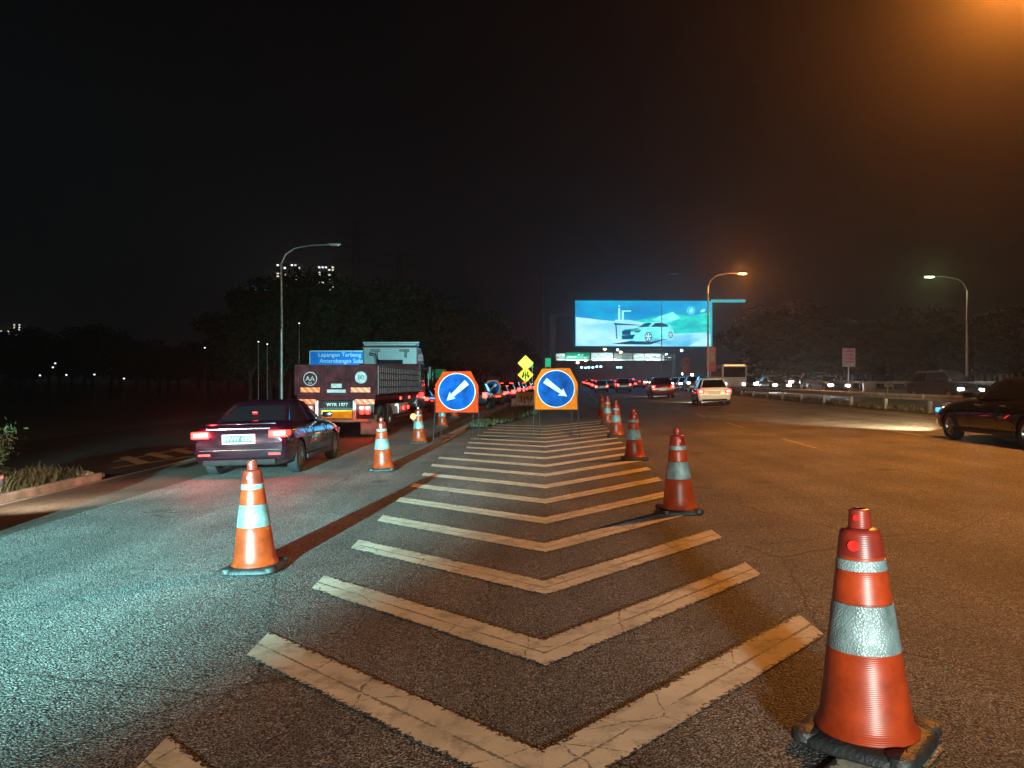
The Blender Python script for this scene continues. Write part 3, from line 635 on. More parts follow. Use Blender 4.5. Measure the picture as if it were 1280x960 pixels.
def make_car(kind, paint, label, cat='car', tail=None, head=None, arches=True, plate_txt=None, detail=True, group=None, name=None):
    c = CARS[kind]; L = c['L']
    t = thing(name or {'sedan': 'sedan_car', 'hatch': 'hatchback_car', 'suv': 'suv', 'van': 'passenger_van'}[kind], label, cat, group=group)
    yy = lambda q: -L/2+L*q
    m = MB(); secs = []
    for q, zb, zt, w_ in c['st']:
        h = zt-zb
        half = [(0.0, zb), (.72*w_, zb), (.95*w_, zb+.08*h), (w_, zb+.3*h), (w_*.995, zb+.58*h), (.965*w_, zb+.80*h), (.90*w_, zb+.93*h), (.78*w_, zt), (.4*w_, zt+.012), (0, zt+.018)]
        ring = half+[(-a, b_) for a, b_ in half[-2:0:-1]]
        secs.append([(a, yy(q), b_) for a, b_ in ring])
    n = len(secs[0])
    vs = [p for s_ in secs for p in s_]; fs = [(i*n+k, i*n+(k+1) % n, (i+1)*n+(k+1) % n, (i+1)*n+k) for i in range(len(secs)-1) for k in range(n)]
    fs += [tuple(range(n)), tuple(range(len(vs)-n, len(vs)))]
    m.add(vs, fs); body = m.build('body', M[paint], t, smooth=True)
    R = c['wh']; W = c['W']/2
    if arches:
        cut = []
        for q in c['wb']:
            for sx in (-1, 1):
                k = MB(); k.cyl((sx*(W-0.27), yy(q), R), (sx*(W+0.2), yy(q), R), R*1.2, None, 28); o_ = k.build('cut', M['black']); cut.append(o_)
        body.parent = None; apply_bool(body, cut); body.parent = t
    for q in c['wb']:
        for sx in (-1, 1):
            k = MB(); mt = Matrix.Translation((sx*(W-0.10), yy(q), R)) @ Matrix.Rotation(sx*PI/2, 4, 'Y')
            k.lathe([(R*.62, -.10), (R*.93, -.10), (R, -.07), (R, .07), (R*.93, .095), (R*.66, .10), (R*.62, .06)], 28, 0, mt)
            wh = k.build('wheel', M['tyre'], t, smooth=True)
            if detail:
                k = MB(); k.lathe([(R*.64, .085), (R*.60, .07), (R*.56, .03), (0.0001, .03)], 24, 0, mt)
                for a in range(5):
                    mm = mt @ Matrix.Rotation(2*PI*a/5, 4, 'Z') @ Matrix.Translation((R*.31, 0, .05)); k.box((0, 0, 0), (R*.58, R*.16, .05), 0, mm)
                k.cyl(mt @ Vector((0, 0, .03)), mt @ Vector((0, 0, .08)), R*.14, None, 12)
                k.build('rim', M['rim'], wh, smooth=True)
    # greenhouse
    a0, a1, r0, r1 = c['g']; zb = c['belt']+0.03; zr = c['H']
    def ring(y0, y1, hw, z, n=32, e=5.0):
        out = []; cy_ = (y0+y1)/2; hy = (y1-y0)/2
        for k in range(n):
            a = 2*PI*(k+.5)/n; cc, ss = math.cos(a), math.sin(a); q = (abs(cc)**e+abs(ss)**e)**(-1/e); out.append((hw*q*cc, cy_+hy*q*ss, z))
        return out
    def lerp(f): return ring(yy(a0)+(yy(r0)-yy(a0))*f, yy(a1)+(yy(r1)-yy(a1))*f, W*.90+(W*.66-W*.90)*f, zb+(zr-0.055-zb)*f)
    fr = [lerp(f) for f in (0, .35, .7, .88)]; n = 32
    m = MB(); m.add([p for r_ in fr for p in r_], [(i*n+k, i*n+(k+1) % n, (i+1)*n+(k+1) % n, (i+1)*n+k) for i in range(3) for k in range(n)])
    m.build('window', M['glass'], t, smooth=True)
    rs = [lerp(.86), lerp(1.0), ring(yy(r0)+.10, yy(r1)-.10, W*.60, zr-.02), ring(yy(r0)+.35, yy(r1)-.35, W*.40, zr)]
    rs[0] = [(x_*1.012, y_, z_) for x_, y_, z_ in rs[0]]
    m = MB(); m.add([p for r_ in rs for p in r_], [(i*n+k, i*n+(k+1) % n, (i+1)*n+(k+1) % n, (i+1)*n+k) for i in range(3) for k in range(n)]+[tuple(range(3*n, 4*n))])
    roof = m.build('roof', M[paint], t, smooth=True)
    if detail:
        lo, hi = lerp(0.0), lerp(.9)
        for idx in (3, 12, 19, 28):
            m = MB(); A = (Vector(lo[idx])+Vector(lo[idx+(1 if idx in (3, 19) else -1)]))/2; B = (Vector(hi[idx])+Vector(hi[idx+(1 if idx in (3, 19) else -1)]))/2; m.tube([A+(B-A)*s_ for s_ in (0, .5, 1)], 0.045, 8); m.build('pillar', M[paint], t, smooth=True)
        for sx in (-1, 1):
            m = MB(); ym = (yy(r0)+yy(r1))/2; m.tube([(sx*W*.885, ym, zb), (sx*W*.775, ym, zb+(zr-zb)*.45), (sx*W*.675, ym, zb+(zr-zb)*.86)], 0.03, 6); m.build('pillar', M[paint], t, smooth=True)
        for sx in (-1, 1):
            m = MB(); m.box((sx*(W+.04), yy(a1)-.22, zb+.07), (.20, .09, .12), bev=.03); m.box((sx*(W-.06), yy(a1)-.22, zb+.04), (.12, .05, .04)); m.build('mirror', M[paint], t, smooth=True)
            for q in ((a0+r0)/2+.10, (r0+r1)/2+.01, a1-.03):
                m = MB(); m.box((sx*(W*.992), yy(q), (c['belt']+.34)/2), (.012, .014, c['belt']-.42)); m.build('door_seam', M['black'], t)
            m = MB(); m.box((sx*(W*.985), (yy(c['wb'][0])+yy(c['wb'][1]))/2, .27), (.05, (yy(c['wb'][1])-yy(c['wb'][0]))-R*2.6, .09), bev=.015); m.build('sill', M['plastic'], t, smooth=True)
            for q in (.36, .56):
                m = MB(); m.box((sx*(W*.99), yy(q), c['belt']-.10), (.03, .20, .03), bev=.008); m.build('door_handle', M['chrome'], t)
        m = MB(); m.box((0, yy(0)+.02, .30), (W*1.5, .10, .10), bev=.03); m.build('rear_bumper', M['black'], t, smooth=True)
        m = MB(); m.box((0, yy(1)-.02, .42), (W*1.2, .08, .14), bev=.03); m.build('grille', M['plastic'], t, smooth=True)
        if kind == 'sedan':
            m = MB(); m.box((0, yy(.035), .985), (W*1.45, .10, .025), bev=.01); m.build('boot_lip', M[paint], t, smooth=True)
    zl = c['belt']-.18 if kind != 'sedan' else .80
    tw = .17 if kind in ('sedan', 'hatch') else .13; th = .13 if kind == 'sedan' else .24
    for sx in (-1, 1):
        m = MB(); m.box((sx*(W*.80), yy(.006), zl), (tw*1.9, .10, th) if detail else (tw*2.1, .14, th*1.3), bev=.025)
        if kind == 'sedan': m.box((sx*(W*.94), yy(.035), zl+.005), (.09, .22, th*.75), bev=.02)
        tl = m.build('tail_light', M[tail] if tail else M['tail_off'], t, smooth=True)
        if tail == 'tail':
            m = MB(); m.box((sx*(W*.82), yy(.006)-.052, zl+.0), (tw*1.0, .012, th*.5), bev=.004); m.build('brake_bulb', M['tail_core'], tl)
        m = MB(); m.box((sx*(W*.74), yy(.985)-.02, c['st'][-2][2]-.06), (.30, .16, .13) if detail else (.42, .18, .24), bev=.035)
        m.build('headlight', M[head] if head else M['head_off'], t, smooth=True)
    m = MB(); m.box((0, yy(0)-.008, .72 if kind == 'sedan' else .70), (.60, .02, .17), bev=.004); pl = m.build('number_plate', M['plate_frame'] if detail else M['dim_white'], t)
    if plate_txt:
        m = MB(); m.box((0, yy(0)-.020, .72), (.52, .006, .125)); m.build('plate_face', M['plate'], pl)
        text_mesh('plate_text', plate_txt, .115, M['sign_white'], pl, (0, yy(0)-.0245, .72), ext=.001, xs=.95)
    return t
def place(o, x, y, rz=0.0):
    o.location = (x, y, gz(x)); o.rotation_euler = (0, -math.atan(SL), rz); return o
RA = -math.atan(0.085)
blk_sedan = make_car('sedan', 'car_purple', 'dark glossy sedan with lit red tail lights, driving behind the truck', tail='tail', plate_txt='WVW 6550')
place(blk_sedan, -4.90, 15.95, -0.01)
m = MB(); m.box((.0, -1.32, 1.17), (.09, .02, .014)); m.build('high_brake_light', M['tail'], blk_sedan)
m = MB(); m.box((0, -2.215, .905), (1.15, .012, .022), bev=.004); m.build('boot_highlight_bar', M['chrome'], blk_sedan)  # added chrome bar standing for a highlight across the boot
m = MB(); m.box((0, -2.20, .52), (1.45, .02, .012), bev=.003); m.build('bumper_highlight_bar', M['chrome'], blk_sedan)  # added chrome bar standing for a highlight along the bumper
for sx in (-1, 1):
    m = MB(); m.cyl((sx*.55, -2.1, .30), (sx*.55, -2.2, .29), .04, .04, 12); m.build('exhaust_tip', M['chrome'], blk_sedan)
    m = MB(); m.box((sx*.64, -2.195, .44), (.22, .012, .04)); m.build('rear_reflector', M['reflector_red'], blk_sedan)
    lamp_light('tail_light_glow', 'POINT', (-4.90+sx*.72, 13.62, .72), 60, (1.0, .03, .02), None, .06)
x_ = place(make_car('hatch', 'car_grey', 'dark car only just entering the picture at its left edge', tail='tail_off' and None), -6.92, 7.28, 0)
white = place(make_car('hatch', 'car_white', 'white hatchback with red tail lights driving away on the wide road', tail='tail'), 11.35, 43.5, RA-0.05)
white.scale = (1.06, 1.06, 1)
suvd = place(make_car('suv', 'car_red', 'dark red suv with glowing tail lights ahead of the white hatchback', tail='tail'), 12.0, 61.5, RA)
place(make_car('hatch', 'car_grey', 'small grey hatchback with bright plate on the inner lane', tail='tail', name='hatchback_car'), 11.4, 97, RA)
place(make_car('suv', 'car_grey', 'grey suv with red tail lights between the hatchback and the red suv', tail='tail'), 13.9, 95, RA)
place(make_car('hatch', 'car_teal_lit', 'small teal car lit by the screen between two red lit cars', tail=None), 16.0, 125, RA)
bs = place(make_car('sedan', 'car_black', 'near black car cut off by the right edge of the picture', tail=None, head='head_off'), 10.8, 15.9, RA*0.3)
m = MB(); m.box((-.79, 1.99, .66), (.07, .13, .10), bev=.02); m.build('side_lamp', emit('blue_white_side_lamp', (0.1, 0.5, 1.0), 1.6), bs, smooth=True)
m = MB(); m.box((-.66, 2.16, .42), (.16, .05, .06), bev=.01); m.build('fog_lamp', M['head'], bs)
lamp_light('dark_car_headlight_light', 'SPOT', (10.7, 18.4, 1.15), 12000, (1.0, 0.80, 0.46), (12.2, 36, 0.4), 0.1, 50, 0.7)
for (x, y, hz) in ((11.4, 46, 0.95), (12.1, 64.3, 1.1)):
    lamp_light('car_headlight_light', 'SPOT', (x, y, hz), 2500, (1.0, 0.88, 0.65), (x+1.2, y+12, 0.4), 0.1, 70, 0.6)
lamp_light('shoulder_fill_light', 'SPOT', (-6.75, 9.5, .75), 1300, (1.0, .86, .66), (-8.0, 19, 0.1), .1, 95, .8)  # warm fill added to brighten the dark left shoulder
# oncoming traffic
van = make_car('van', 'car_silver', 'silver van with one bright headlight beyond the guardrail, above the black suv', cat='van', head='head_near')
place(van, 23.0, 40.5, PI+RA+0.25); van.scale = (.88, .86, .82)
onc = [('hatch', 'car_silver', 24.5, 71, 'silver hatchback approaching beyond the guardrail with starry headlights', 'head_near'),
       ('sedan', 'car_silver', 25.3, 61, 'oncoming car with two white headlights under the pinkish board', 'head_near'),
       ('suv', 'car_teal_lit', 30.5, 76, 'turquoise lit suv beside the pale barrier boards', None)]
for kd, pt, x, y, lab, hd in onc: place(make_car(kd, pt, lab, head=hd), x, y, PI+RA+0.1)
simple = [make_car('hatch', 'car_grey', '', tail='tail_far', head=None, arches=False, detail=False), make_car('suv', 'car_black', '', tail='tail_far', head=None, arches=False, detail=False), make_car('sedan', 'car_silver', '', tail='tail_far', head=None, arches=False, detail=False)]
for o_, zz_, yy_ in zip(simple, (1.30, 1.52, 1.15), (-1.72, -2.05, -1.45)):
    m = MB(); m.box((0, yy_, zz_), (.38, .05, .06)); m.build('high_brake_light', M['tail_far'], o_)
used = [0, 0, 0]
def put_simple(x, y, rz, label, group, cat='car'):
    i = random.randrange(3); o = simple[i]
    if used[i]: o = copy_tree(o)
    used[i] = 1; place(o, x, y, rz); o['label'] = label; o['group'] = group; o['category'] = cat
d = 47
while d < 300:
    for off in ((-1.75, -5.0) if d < 62 else (-1.6, -4.3, -7.0)):
        dd = d+random.uniform(-1.5, 1.5)
        sl = math.atan((xL(dd+4)-xL(dd-4))/8)
        put_simple(xL(dd)+off, dd, -sl, 'car in the long queue of red tail lights left of the median', 'cars queueing left of the median')
    d += 6.3+d*0.012
for c in (3.3, 6.8, 10.1):
    d = 118+random.uniform(0, 8)
    while d < 330:
        put_simple(rl(c, d), d, RA, 'distant car with red tail lights on the wide road under the screen', 'distant cars under the screen'); d += random.uniform(11, 24)
simple2 = [make_car('hatch', 'car_grey', '', head='head', arches=False, detail=False), make_car('suv', 'car_silver', '', head='head_warm', arches=False, detail=False)]
used2 = [0, 0]
for c in (16.5, 20.0, 23.8):
    d = 84+random.uniform(0, 12)
    while d < 330:
        i = random.randrange(2); o = simple2[i] if not used2[i] else copy_tree(simple2[i]); used2[i] = 1
        place(o, rl(c, d), d, PI+RA); o['label'] = 'distant oncoming car with white headlights beyond the guardrail'; o['group'] = 'oncoming cars beyond the guardrail'
        d += random.uniform(6.5, 12)
# bus (oncoming)
t = thing('city_bus', 'pale bus with amber lit roof edge behind the white hatchback', 'bus', (22.3, 79, gz(22.3)), RA)
m = MB(); m.box((0, 0, 1.55), (2.4, 8.0, 2.3), bev=.12); m.build('body', M['dirty_white'], t, smooth=True)
m = MB(); m.box((0, -4.012, 1.95), (2.1, .03, 1.0), bev=.01); m.box((-1.21, 0, 1.95), (.02, 7.2, .8)); m.build('window', M['glass'], t)
m = MB(); m.box((0, -4.02, 2.62), (2.0, .03, .12)); m.build('destination_strip', emit('bus_amber_strip', (1.0, .6, .2), 1.6, False), t)
for sx in (-1, 1):
    m = MB(); m.cyl((sx*.9, -3.99, .75), (sx*.9, -4.04, .75), .13, None, 14); m.build('headlight', M['head'], t)
    for yy_ in (-2.6, 2.6):
        m = MB(); m.cyl((sx*.95, yy_, .45), (sx*1.2, yy_, .45), .45, None, 20); m.build('wheel', M['tyre'], t, smooth=True)

# ------------------------------------------------------------------ the truck
TX = -5.55
tr = thing('flatbed_truck', 'big maroon flatbed truck with striped reflectors and a pale cab, on the left road', 'truck', (TX, 24.0, gz(TX)), -0.045)
W2 = 1.28
m = MB(); m.box((0, 4.0, 1.27), (2.5, 8.0, .16)); m.box((-.5, 5, 1.08), (.14, 10, .25)); m.box((.5, 5, 1.08), (.14, 10, .25)); m.build('chassis', M['maroon'], tr)
m = MB()   # tail gate with frame and ribs
m.box((0, .0, 1.83), (W2*2, .07, .92)); 
for zz in (1.39, 2.29): m.box((0, -.02, zz), (W2*2+.04, .12, .07))
for xx in (-1.27, -.42, .42, 1.27): m.box((xx, -.05, 1.84), (.07, .06, .9))
m.build('tailgate', M['maroon'], tr)
m = MB()
for i in range(22): m.box((-1.2+i*.1143, -.038, 1.84), (.045, .012, .86))
m.build('tailgate_slats', M['maroon'], tr)
for sx in (-1, 1): lamp_light('truck_tail_glow', 'POINT', (TX+sx*.92, 23.75, .72), 30, (1.0, .03, .02), None, .06)
for sx in (-1, 1):
    m = MB(); m.box((sx*(W2), 4.0, 1.83), (.05, 7.95, .88)); sp_ = m.build('side_panel', M['tarp'], tr)
    m = MB()
    for i in range(26): m.box((sx*(W2+.035), .15+i*.31, 1.84), (.03, .05, .92))
    for zz in (1.40, 1.62, 1.85, 2.07, 2.28): m.box((sx*(W2+.05), 4.0, zz), (.03, 7.95, .03))
    m.build('side_stakes', M['dark_steel'], sp_)
m = MB(); m.box((0, 8.02, 1.95), (2.5, .08, 1.2)); m.build('headboard', M['maroon'], tr)
for sx in (-1, 1):
    for zz, xx in ((1.53, .80), (1.16, .93)):
        m = MB(); m.box((sx*xx, -.10, zz), (.62, .012, .15)); m.build('striped_reflector', M['hazard'], tr)
m = MB(); m.cyl((-.82, -.040, 1.88), (-.82, -.046, 1.88), .22, None, 28)
e = m.build('round_emblem', M['dim_white'], tr); m = MB(); m.cyl((-.82, -.047, 1.88), (-.82, -.050, 1.88), .195, None, 28); m.build('emblem_inset', M['maroon'], e)
text_mesh('emblem_letters', 'AA', .22, M['dim_white'], e, (-.82, -.056, 1.88))
text_mesh('emblem_letters', 'AA', .10, M['dim_white'], e, (-.82, -.056, 1.75))
m = MB(); m.cyl((.80, -.040, 1.92), (.80, -.05, 1.92), .19, None, 28); e = m.build('speed_disc', M['dim_white'], tr); text_mesh('speed_digits', '80', .2, M['plastic'], e, (.80, -.056, 1.92))
m = MB(); m.box((.02, -.05, 1.66), (.34, .012, .13)); e = m.build('small_plate', M['dim_white'], tr)
m = MB(); m.box((.02, -.05, 1.49), (.60, .012, .10)); m.build('small_plate', M['dim_white'], tr)
# lower rear: underrun panel with number plate, yellow board, lamps, bumper
m = MB(); m.box((0, .12, .88), (2.35, .06, .55)); m.build('rear_panel', M['dark_steel'], tr)
for sx in (-1, 1):
    m = MB(); m.box((sx*.60, -.03, .88), (.10, .1, .62)); m.build('bracket', M['dirty_white'], tr)
m = MB(); m.box((.04, -.04, 1.06), (.92, .02, .17)); e = m.build('number_plate', M['black'], tr)
text_mesh('plate_text', 'WYR 1977', .15, M['sign_white'], e, (.04, -.053, 1.06))
m = MB(); m.box((.04, -.05, .76), (.98, .03, .26), bev=.01); m.build('yellow_board', M['yellow_board'], tr)
m = MB(); m.box((0, -.05, .56), (2.1, .10, .09), bev=.02); m.build('underrun_bar', M['dirty_white'], tr)
for sx in (-1, 1):
    m = MB(); m.box((sx*.92, -.02, .90), (.44, .08, .30), bev=.02); lb = m.build('lamp_cluster', M['plastic'], tr)
    for i in (0, 1):
        for j in (0, 1):
            m = MB(); m.cyl((sx*.92-.09+i*.19, -.055, .83+j*.14), (sx*.92-.09+i*.19, -.075, .83+j*.15), .070, None, 14); m.build('tail_lamp', M['tail_core'] if j == 1 else M['tail'], lb)
    m = MB(); m.box((sx*.98, .25, .42), (.52, .03, .62)); m.build('mud_flap', M['dirty_white'] if sx > 0 else M['rubber'], tr)
def tyre(x, y, sx, R=.50, wd=.28):
    k = MB(); mt = Matrix.Translation((x, y, R)) @ Matrix.Rotation(sx*PI/2, 4, 'Y')
    k.lathe([(R*.55, -wd/2), (R*.93, -wd/2), (R, -wd/2+.04), (R, wd/2-.04), (R*.93, wd/2), (R*.55, wd/2), (R*.5, wd/2-.08)], 28, 0, mt)
    wh_ = k.build('wheel', M['tyre'], tr, smooth=True)
    k = MB(); k.lathe([(R*.56, wd/2-.01), (R*.5, wd/2-.08), (R*.2, wd/2-.09), (R*.18, wd/2+.01), (.0001, wd/2+.01)], 20, 0, mt); k.build('rim', M['steel'], wh_, smooth=True)
for sx in (-1, 1):
    for yy_ in (1.1, 2.4, 9.0):
        tyre(sx*1.08, yy_, sx)
        if yy_ < 8: tyre(sx*.76, yy_, sx)
for i, yy_ in enumerate((3.6, 5.3, 7.2)):
    m = MB(); m.box((W2+.08, yy_, 1.20), (.05, .13, .10), bev=.01); m.build('side_marker', M['tail'], tr)
for yy_ in (4.4, 5.4):
    m = MB(); m.box((W2+.02, yy_, .82), (.05, .16, .13), bev=.01); m.build('side_marker', M['tail'], tr)
m = MB(); m.box((.95, 5.0, .75), (.5, 1.9, .5), bev=.04); m.build('fuel_tank', M['steel'], tr, smooth=True)
m = MB(); m.box((1.24, 4.9, .60), (.04, 5.0, .10)); m.box((1.24, 4.9, .38), (.04, 5.0, .08)); m.build('side_guard', M['maroon'], tr)
# cab
m = MB(); poly = [(8.25, .7), (10.25, .7), (10.3, 1.5), (10.1, 2.35), (9.75, 2.95), (9.2, 3.25), (8.25, 3.30)]
Mx = Matrix(((0, 1, 0, 0), (1, 0, 0, 0), (0, 0, 1, 0), (0, 0, 0, 1)))
m.prism(poly, -1.18, 1.18, 0, Mx); cab = m.build('cab', M['truck_grey'], tr)
bv = cab.modifiers.new('bev', 'BEVEL'); bv.width = .07; bv.segments = 3
m = MB(); m.box((0, 8.6, 3.37), (2.25, .7, .10), bev=.02); m.box((0, 8.5, 3.46), (2.4, .12, .07)); m.build('roof_fairing', M['truck_grey'], tr)
for xx in (-.62, .62):
    m = MB(); m.box((xx, 8.22, 3.12), (.42, .14, .09), bev=.02); m.box((xx+.06, 8.20, 2.96), (.10, .1, .28), bev=.02); m.build('work_lamp', M['plastic'], tr)
m = MB(); m.tube([(-.55, 8.15, 1.4), (-.55, 8.12, 2.75), (-.62, 8.12, 2.93), (-.85, 8.12, 2.98)], .075, 10); m.build('exhaust_pipe', M['dark_steel'], tr, smooth=True)
m = MB(); m.box((0, 8.235, 2.55), (1.1, .02, .35), bev=.005); m.build('rear_window', M['glass'], tr)
for sx in (-1, 1):
    m = MB(); m.box((sx*1.185, 9.45, 2.2), (.02, .95, .75), bev=.005); m.build('side_window', M['glass'], tr)
    m = MB(); m.box((sx*1.42, 10.1, 2.2), (.12, .12, .55), bev=.03); m.cyl((sx*1.16, 10.05, 2.4), (sx*1.42, 10.1, 2.4), .02, None, 6); m.build('mirror', M['plastic'], tr)
m = MB(); m.box((1.22, 9.9, 1.1), (.03, .10, .08)); m.build('cab_marker', M['amber'], tr)

# ------------------------------------------------------------------ blue highway sign
d = 62; X, Y, Z = pz(427, 447, d)
t = thing('highway_sign', 'wide blue direction sign with two lines of white text above the truck bed', 'road sign', (X, Y, gz(X)))
ww = 80/F*d; hh = 25/F*d; zc = Z-gz(X)-.25
m = MB(); m.box((0, 0, zc), (ww, .08, hh)); pn = m.build('panel', M['blue_bright'], t)
m = MB()
for a, c, e_, f_ in ((0, hh/2-.03, ww-.02, .05), (0, -hh/2+.03, ww-.02, .05), (-ww/2+.03, 0, .05, hh), (ww/2-.03, 0, .05, hh), (0, -.38, ww-.02, .04)): m.box((a, -.045, zc+c), (e_, .01, f_))
m.build('white_border', M['retro_white'], pn)
text_mesh('sign_text', 'Lapangan Terbang', .48, M['retro_white'], pn, (-.15, -.05, zc+.47)); text_mesh('sign_text', 'Antarabangsa Subang', .48, M['retro_white'], pn, (.25, -.05, zc-.03))
m = MB()
for sx in (-1, 1): m.box((sx*ww*.32, .15, zc/2), (.2, .2, zc))
m.build('post', M['steel'], t)

# ------------------------------------------------------------------ LED screen gantry
D = 170; sc_ = D/F
def bx(px): return (px-CX)*sc_
def bzz(py): return H-(py-CY)*sc_
scr = thing('led_screen_gantry', 'huge glowing turquoise video screen on a dark gantry over the road', 'video screen', (0, D, 0))
def flat(name, pts, m_, y, parent, th=0.02):
    m = MB(); m.prism([(bx(a), bzz(b_)) for a, b_ in pts], y-th, y); return m.build(name, m_, parent)
panel = flat('screen_panel', [(719, 376), (888, 376.5), (887, 433.5), (719, 432.5)], M['s_sky'], 0, scr, .5)
y0 = -.52
L_ = [0]
def art(name, pts, m_):
    L_[0] += 1; return flat(name, pts, m_, y0-.03*L_[0], panel, .01)
art('picture_teal', [(790, 402), (815, 396), (838, 392), (862, 395), (887.5, 390), (887, 418), (780, 420)], M['s_teal'])
art('picture_teal', [(812, 400), (840, 390), (850, 398), (835, 404)], M['s_body'])
art('picture_floor', [(719.5, 432.4), (719.5, 424), (775, 420), (887, 415.5), (887, 433)], M['s_floor'])
art('picture_wall', [(719.5, 396.5), (745, 399.5), (768, 402), (769, 429), (719.5, 431.5)], M['s_pale'])
art('picture_wall', [(768, 400), (785, 400), (806, 404), (800, 410), (775, 424), (768, 428)], M['s_pale'])
art('picture_ramp', [(860, 433), (887, 417), (887, 433)], M['s_pale'])
art('picture_floor', [(719.5, 427), (790, 425), (840, 433), (719.5, 432.5)], M['s_pale'])
art('picture_glyph', [(772.2, 385.5), (774.6, 385.5), (774.6, 401), (772.2, 401)], M['s_light']); art('picture_glyph', [(772.4, 382), (774.4, 382), (774.4, 384), (772.4, 384)], M['s_light'])
art('picture_glyph', [(776.6, 388.5), (788, 388.5), (788, 390), (779, 390), (779, 400), (776.6, 400)], M['s_light'])
art('picture_post', [(768.5, 406), (770, 406), (771, 424), (769.8, 424)], M['s_dark']); art('picture_post', [(766, 404), (799, 406.5), (799, 407.3), (768, 406.5)], M['s_dark'])
art('picture_shadow', [(764, 430), (790, 426), (812, 427.5), (835, 423), (812, 431), (785, 430.8)], M['s_dark'])
art('picture_car_body', [(776, 424.5), (775.5, 418), (778, 412), (790, 409.5), (800, 407.5), (809, 403.5), (820, 402.5), (828, 403), (835, 406), (840, 409), (841, 417), (838, 422), (815, 426.5), (795, 427)], M['s_body'])
art('picture_glass', [(796.5, 409.5), (804, 405), (812, 403.6), (814, 404), (809, 408.6)], M['s_dark']); art('picture_glass', [(813, 409), (817.5, 404.2), (825, 404), (832, 406), (835, 408.8)], M['s_dark'])
art('picture_bonnet', [(778, 412.5), (795, 410.5), (800, 412), (790, 415), (779, 414)], M['s_body2'])
art('picture_grille', [(776.5, 414), (788, 412.5), (787, 419), (777, 419)], M['s_dark']); art('picture_grille', [(776.3, 420), (793, 418.5), (790, 424), (777, 424.5)], M['s_dark']); art('picture_headlamp', [(792, 414.5), (800, 413), (798, 415.5), (793, 416)], M['s_dark'])
def circ(cx_, cz_, r, ry=None, n=20): return [(cx_+r*math.cos(2*PI*k/n), cz_+(ry or r)*math.sin(2*PI*k/n)) for k in range(n)]
for cx_, cz_, r in ((809.3, 421.5, 4.6), (836.5, 418.7, 3.2)):
    art('picture_wheel', circ(cx_, cz_, r, r*1.35), M['s_dark'])
    w_p = art('picture_rim', circ(cx_, cz_, r*.78, r*1.08), M['s_pale'])
    for k in range(5):
        a = 2*PI*k/5+.3; c_, s_ = math.cos(a), math.sin(a)
        art('picture_spoke', [(cx_+r*.12*c_, cz_+r*.2*s_), (cx_+r*.75*math.cos(a-.3), cz_+r*1.0*math.sin(a-.3)), (cx_+r*.75*math.cos(a+.3), cz_+r*1.0*math.sin(a+.3))], M['s_dark'])
# round two-tone logo and small slanted mark
art('logo_ring', circ(861.8, 389, 4.9), M['s_light']); art('logo_ring_gap', circ(861.8, 389, 4.45), M['s_sky']); art('logo_disc', circ(861.8, 389, 2.9), M['s_light'])
for a0_ in (PI, 0):
    art('logo_quarter', [(861.8, 389)]+[(861.8+2.6*math.cos(a0_+PI/2*k/6), 389+2.6*math.sin(a0_+PI/2*k/6)) for k in range(7)], M['s_teal'])
art('logo_mark', [(873, 391.5), (874.5, 388), (879.5, 386.8), (878, 390.5)], M['s_light'])
fr_ = MB(); z = lambda p: bzz(p)
fr_.box(((bx(719)+bx(889))/2, .3, z(434.3)), (bx(889)-bx(717.5), 1.0, .35)); fr_.box((bx(718), .3, z(404.5)), (.3, 1.0, z(375)-z(434.5))); fr_.box(((bx(719)+bx(889))/2, .3, z(375.3)), (bx(889)-bx(717.5), .9, .25))
fr_.build('screen_frame', M['dark_steel'], scr)
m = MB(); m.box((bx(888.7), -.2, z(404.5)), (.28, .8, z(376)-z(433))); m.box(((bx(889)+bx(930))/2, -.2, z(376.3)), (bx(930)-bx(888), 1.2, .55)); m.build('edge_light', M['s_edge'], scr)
m = MB(); m.box(((bx(892)+bx(929))/2, 1.5, z(378)/2+.5), (bx(929)-bx(891), 2.2, z(378)-1)); m.build('pylon_box', M['dark_steel'], scr)
m = MB(); m.box((bx(691), 1.0, z(392)/2), (bx(695)-bx(688), 1.2, z(392))); m.box(((bx(691)+bx(719))/2, 1.0, z(395)), (bx(719)-bx(691), .5, .6)); m.box(((bx(719)+bx(889))/2, 1.4, z(432)), (bx(889)-bx(691)-4, .6, .8)); m.build('column', M['dark_steel'], scr)
m = MB()
for px in (862, 870, 899, 908, 917, 925): m.cyl((bx(px), -.5, z(376)), (bx(px), -.5, z(373.5)), .06, None, 6)
m.build('top_antennae', M['steel'], scr)
al = bpy.data.lights.new('screen_glow', 'AREA'); al.shape = 'RECTANGLE'; al.size = 30; al.size_y = 10; al.energy = 1700; al.color = (0.05, 0.42, 1.0)
ao = bpy.data.objects.new('screen_glow', al); COL.objects.link(ao); ao.location = (bx(804), D-2, z(404)); ao.rotation_euler = (-PI/2, 0, 0)
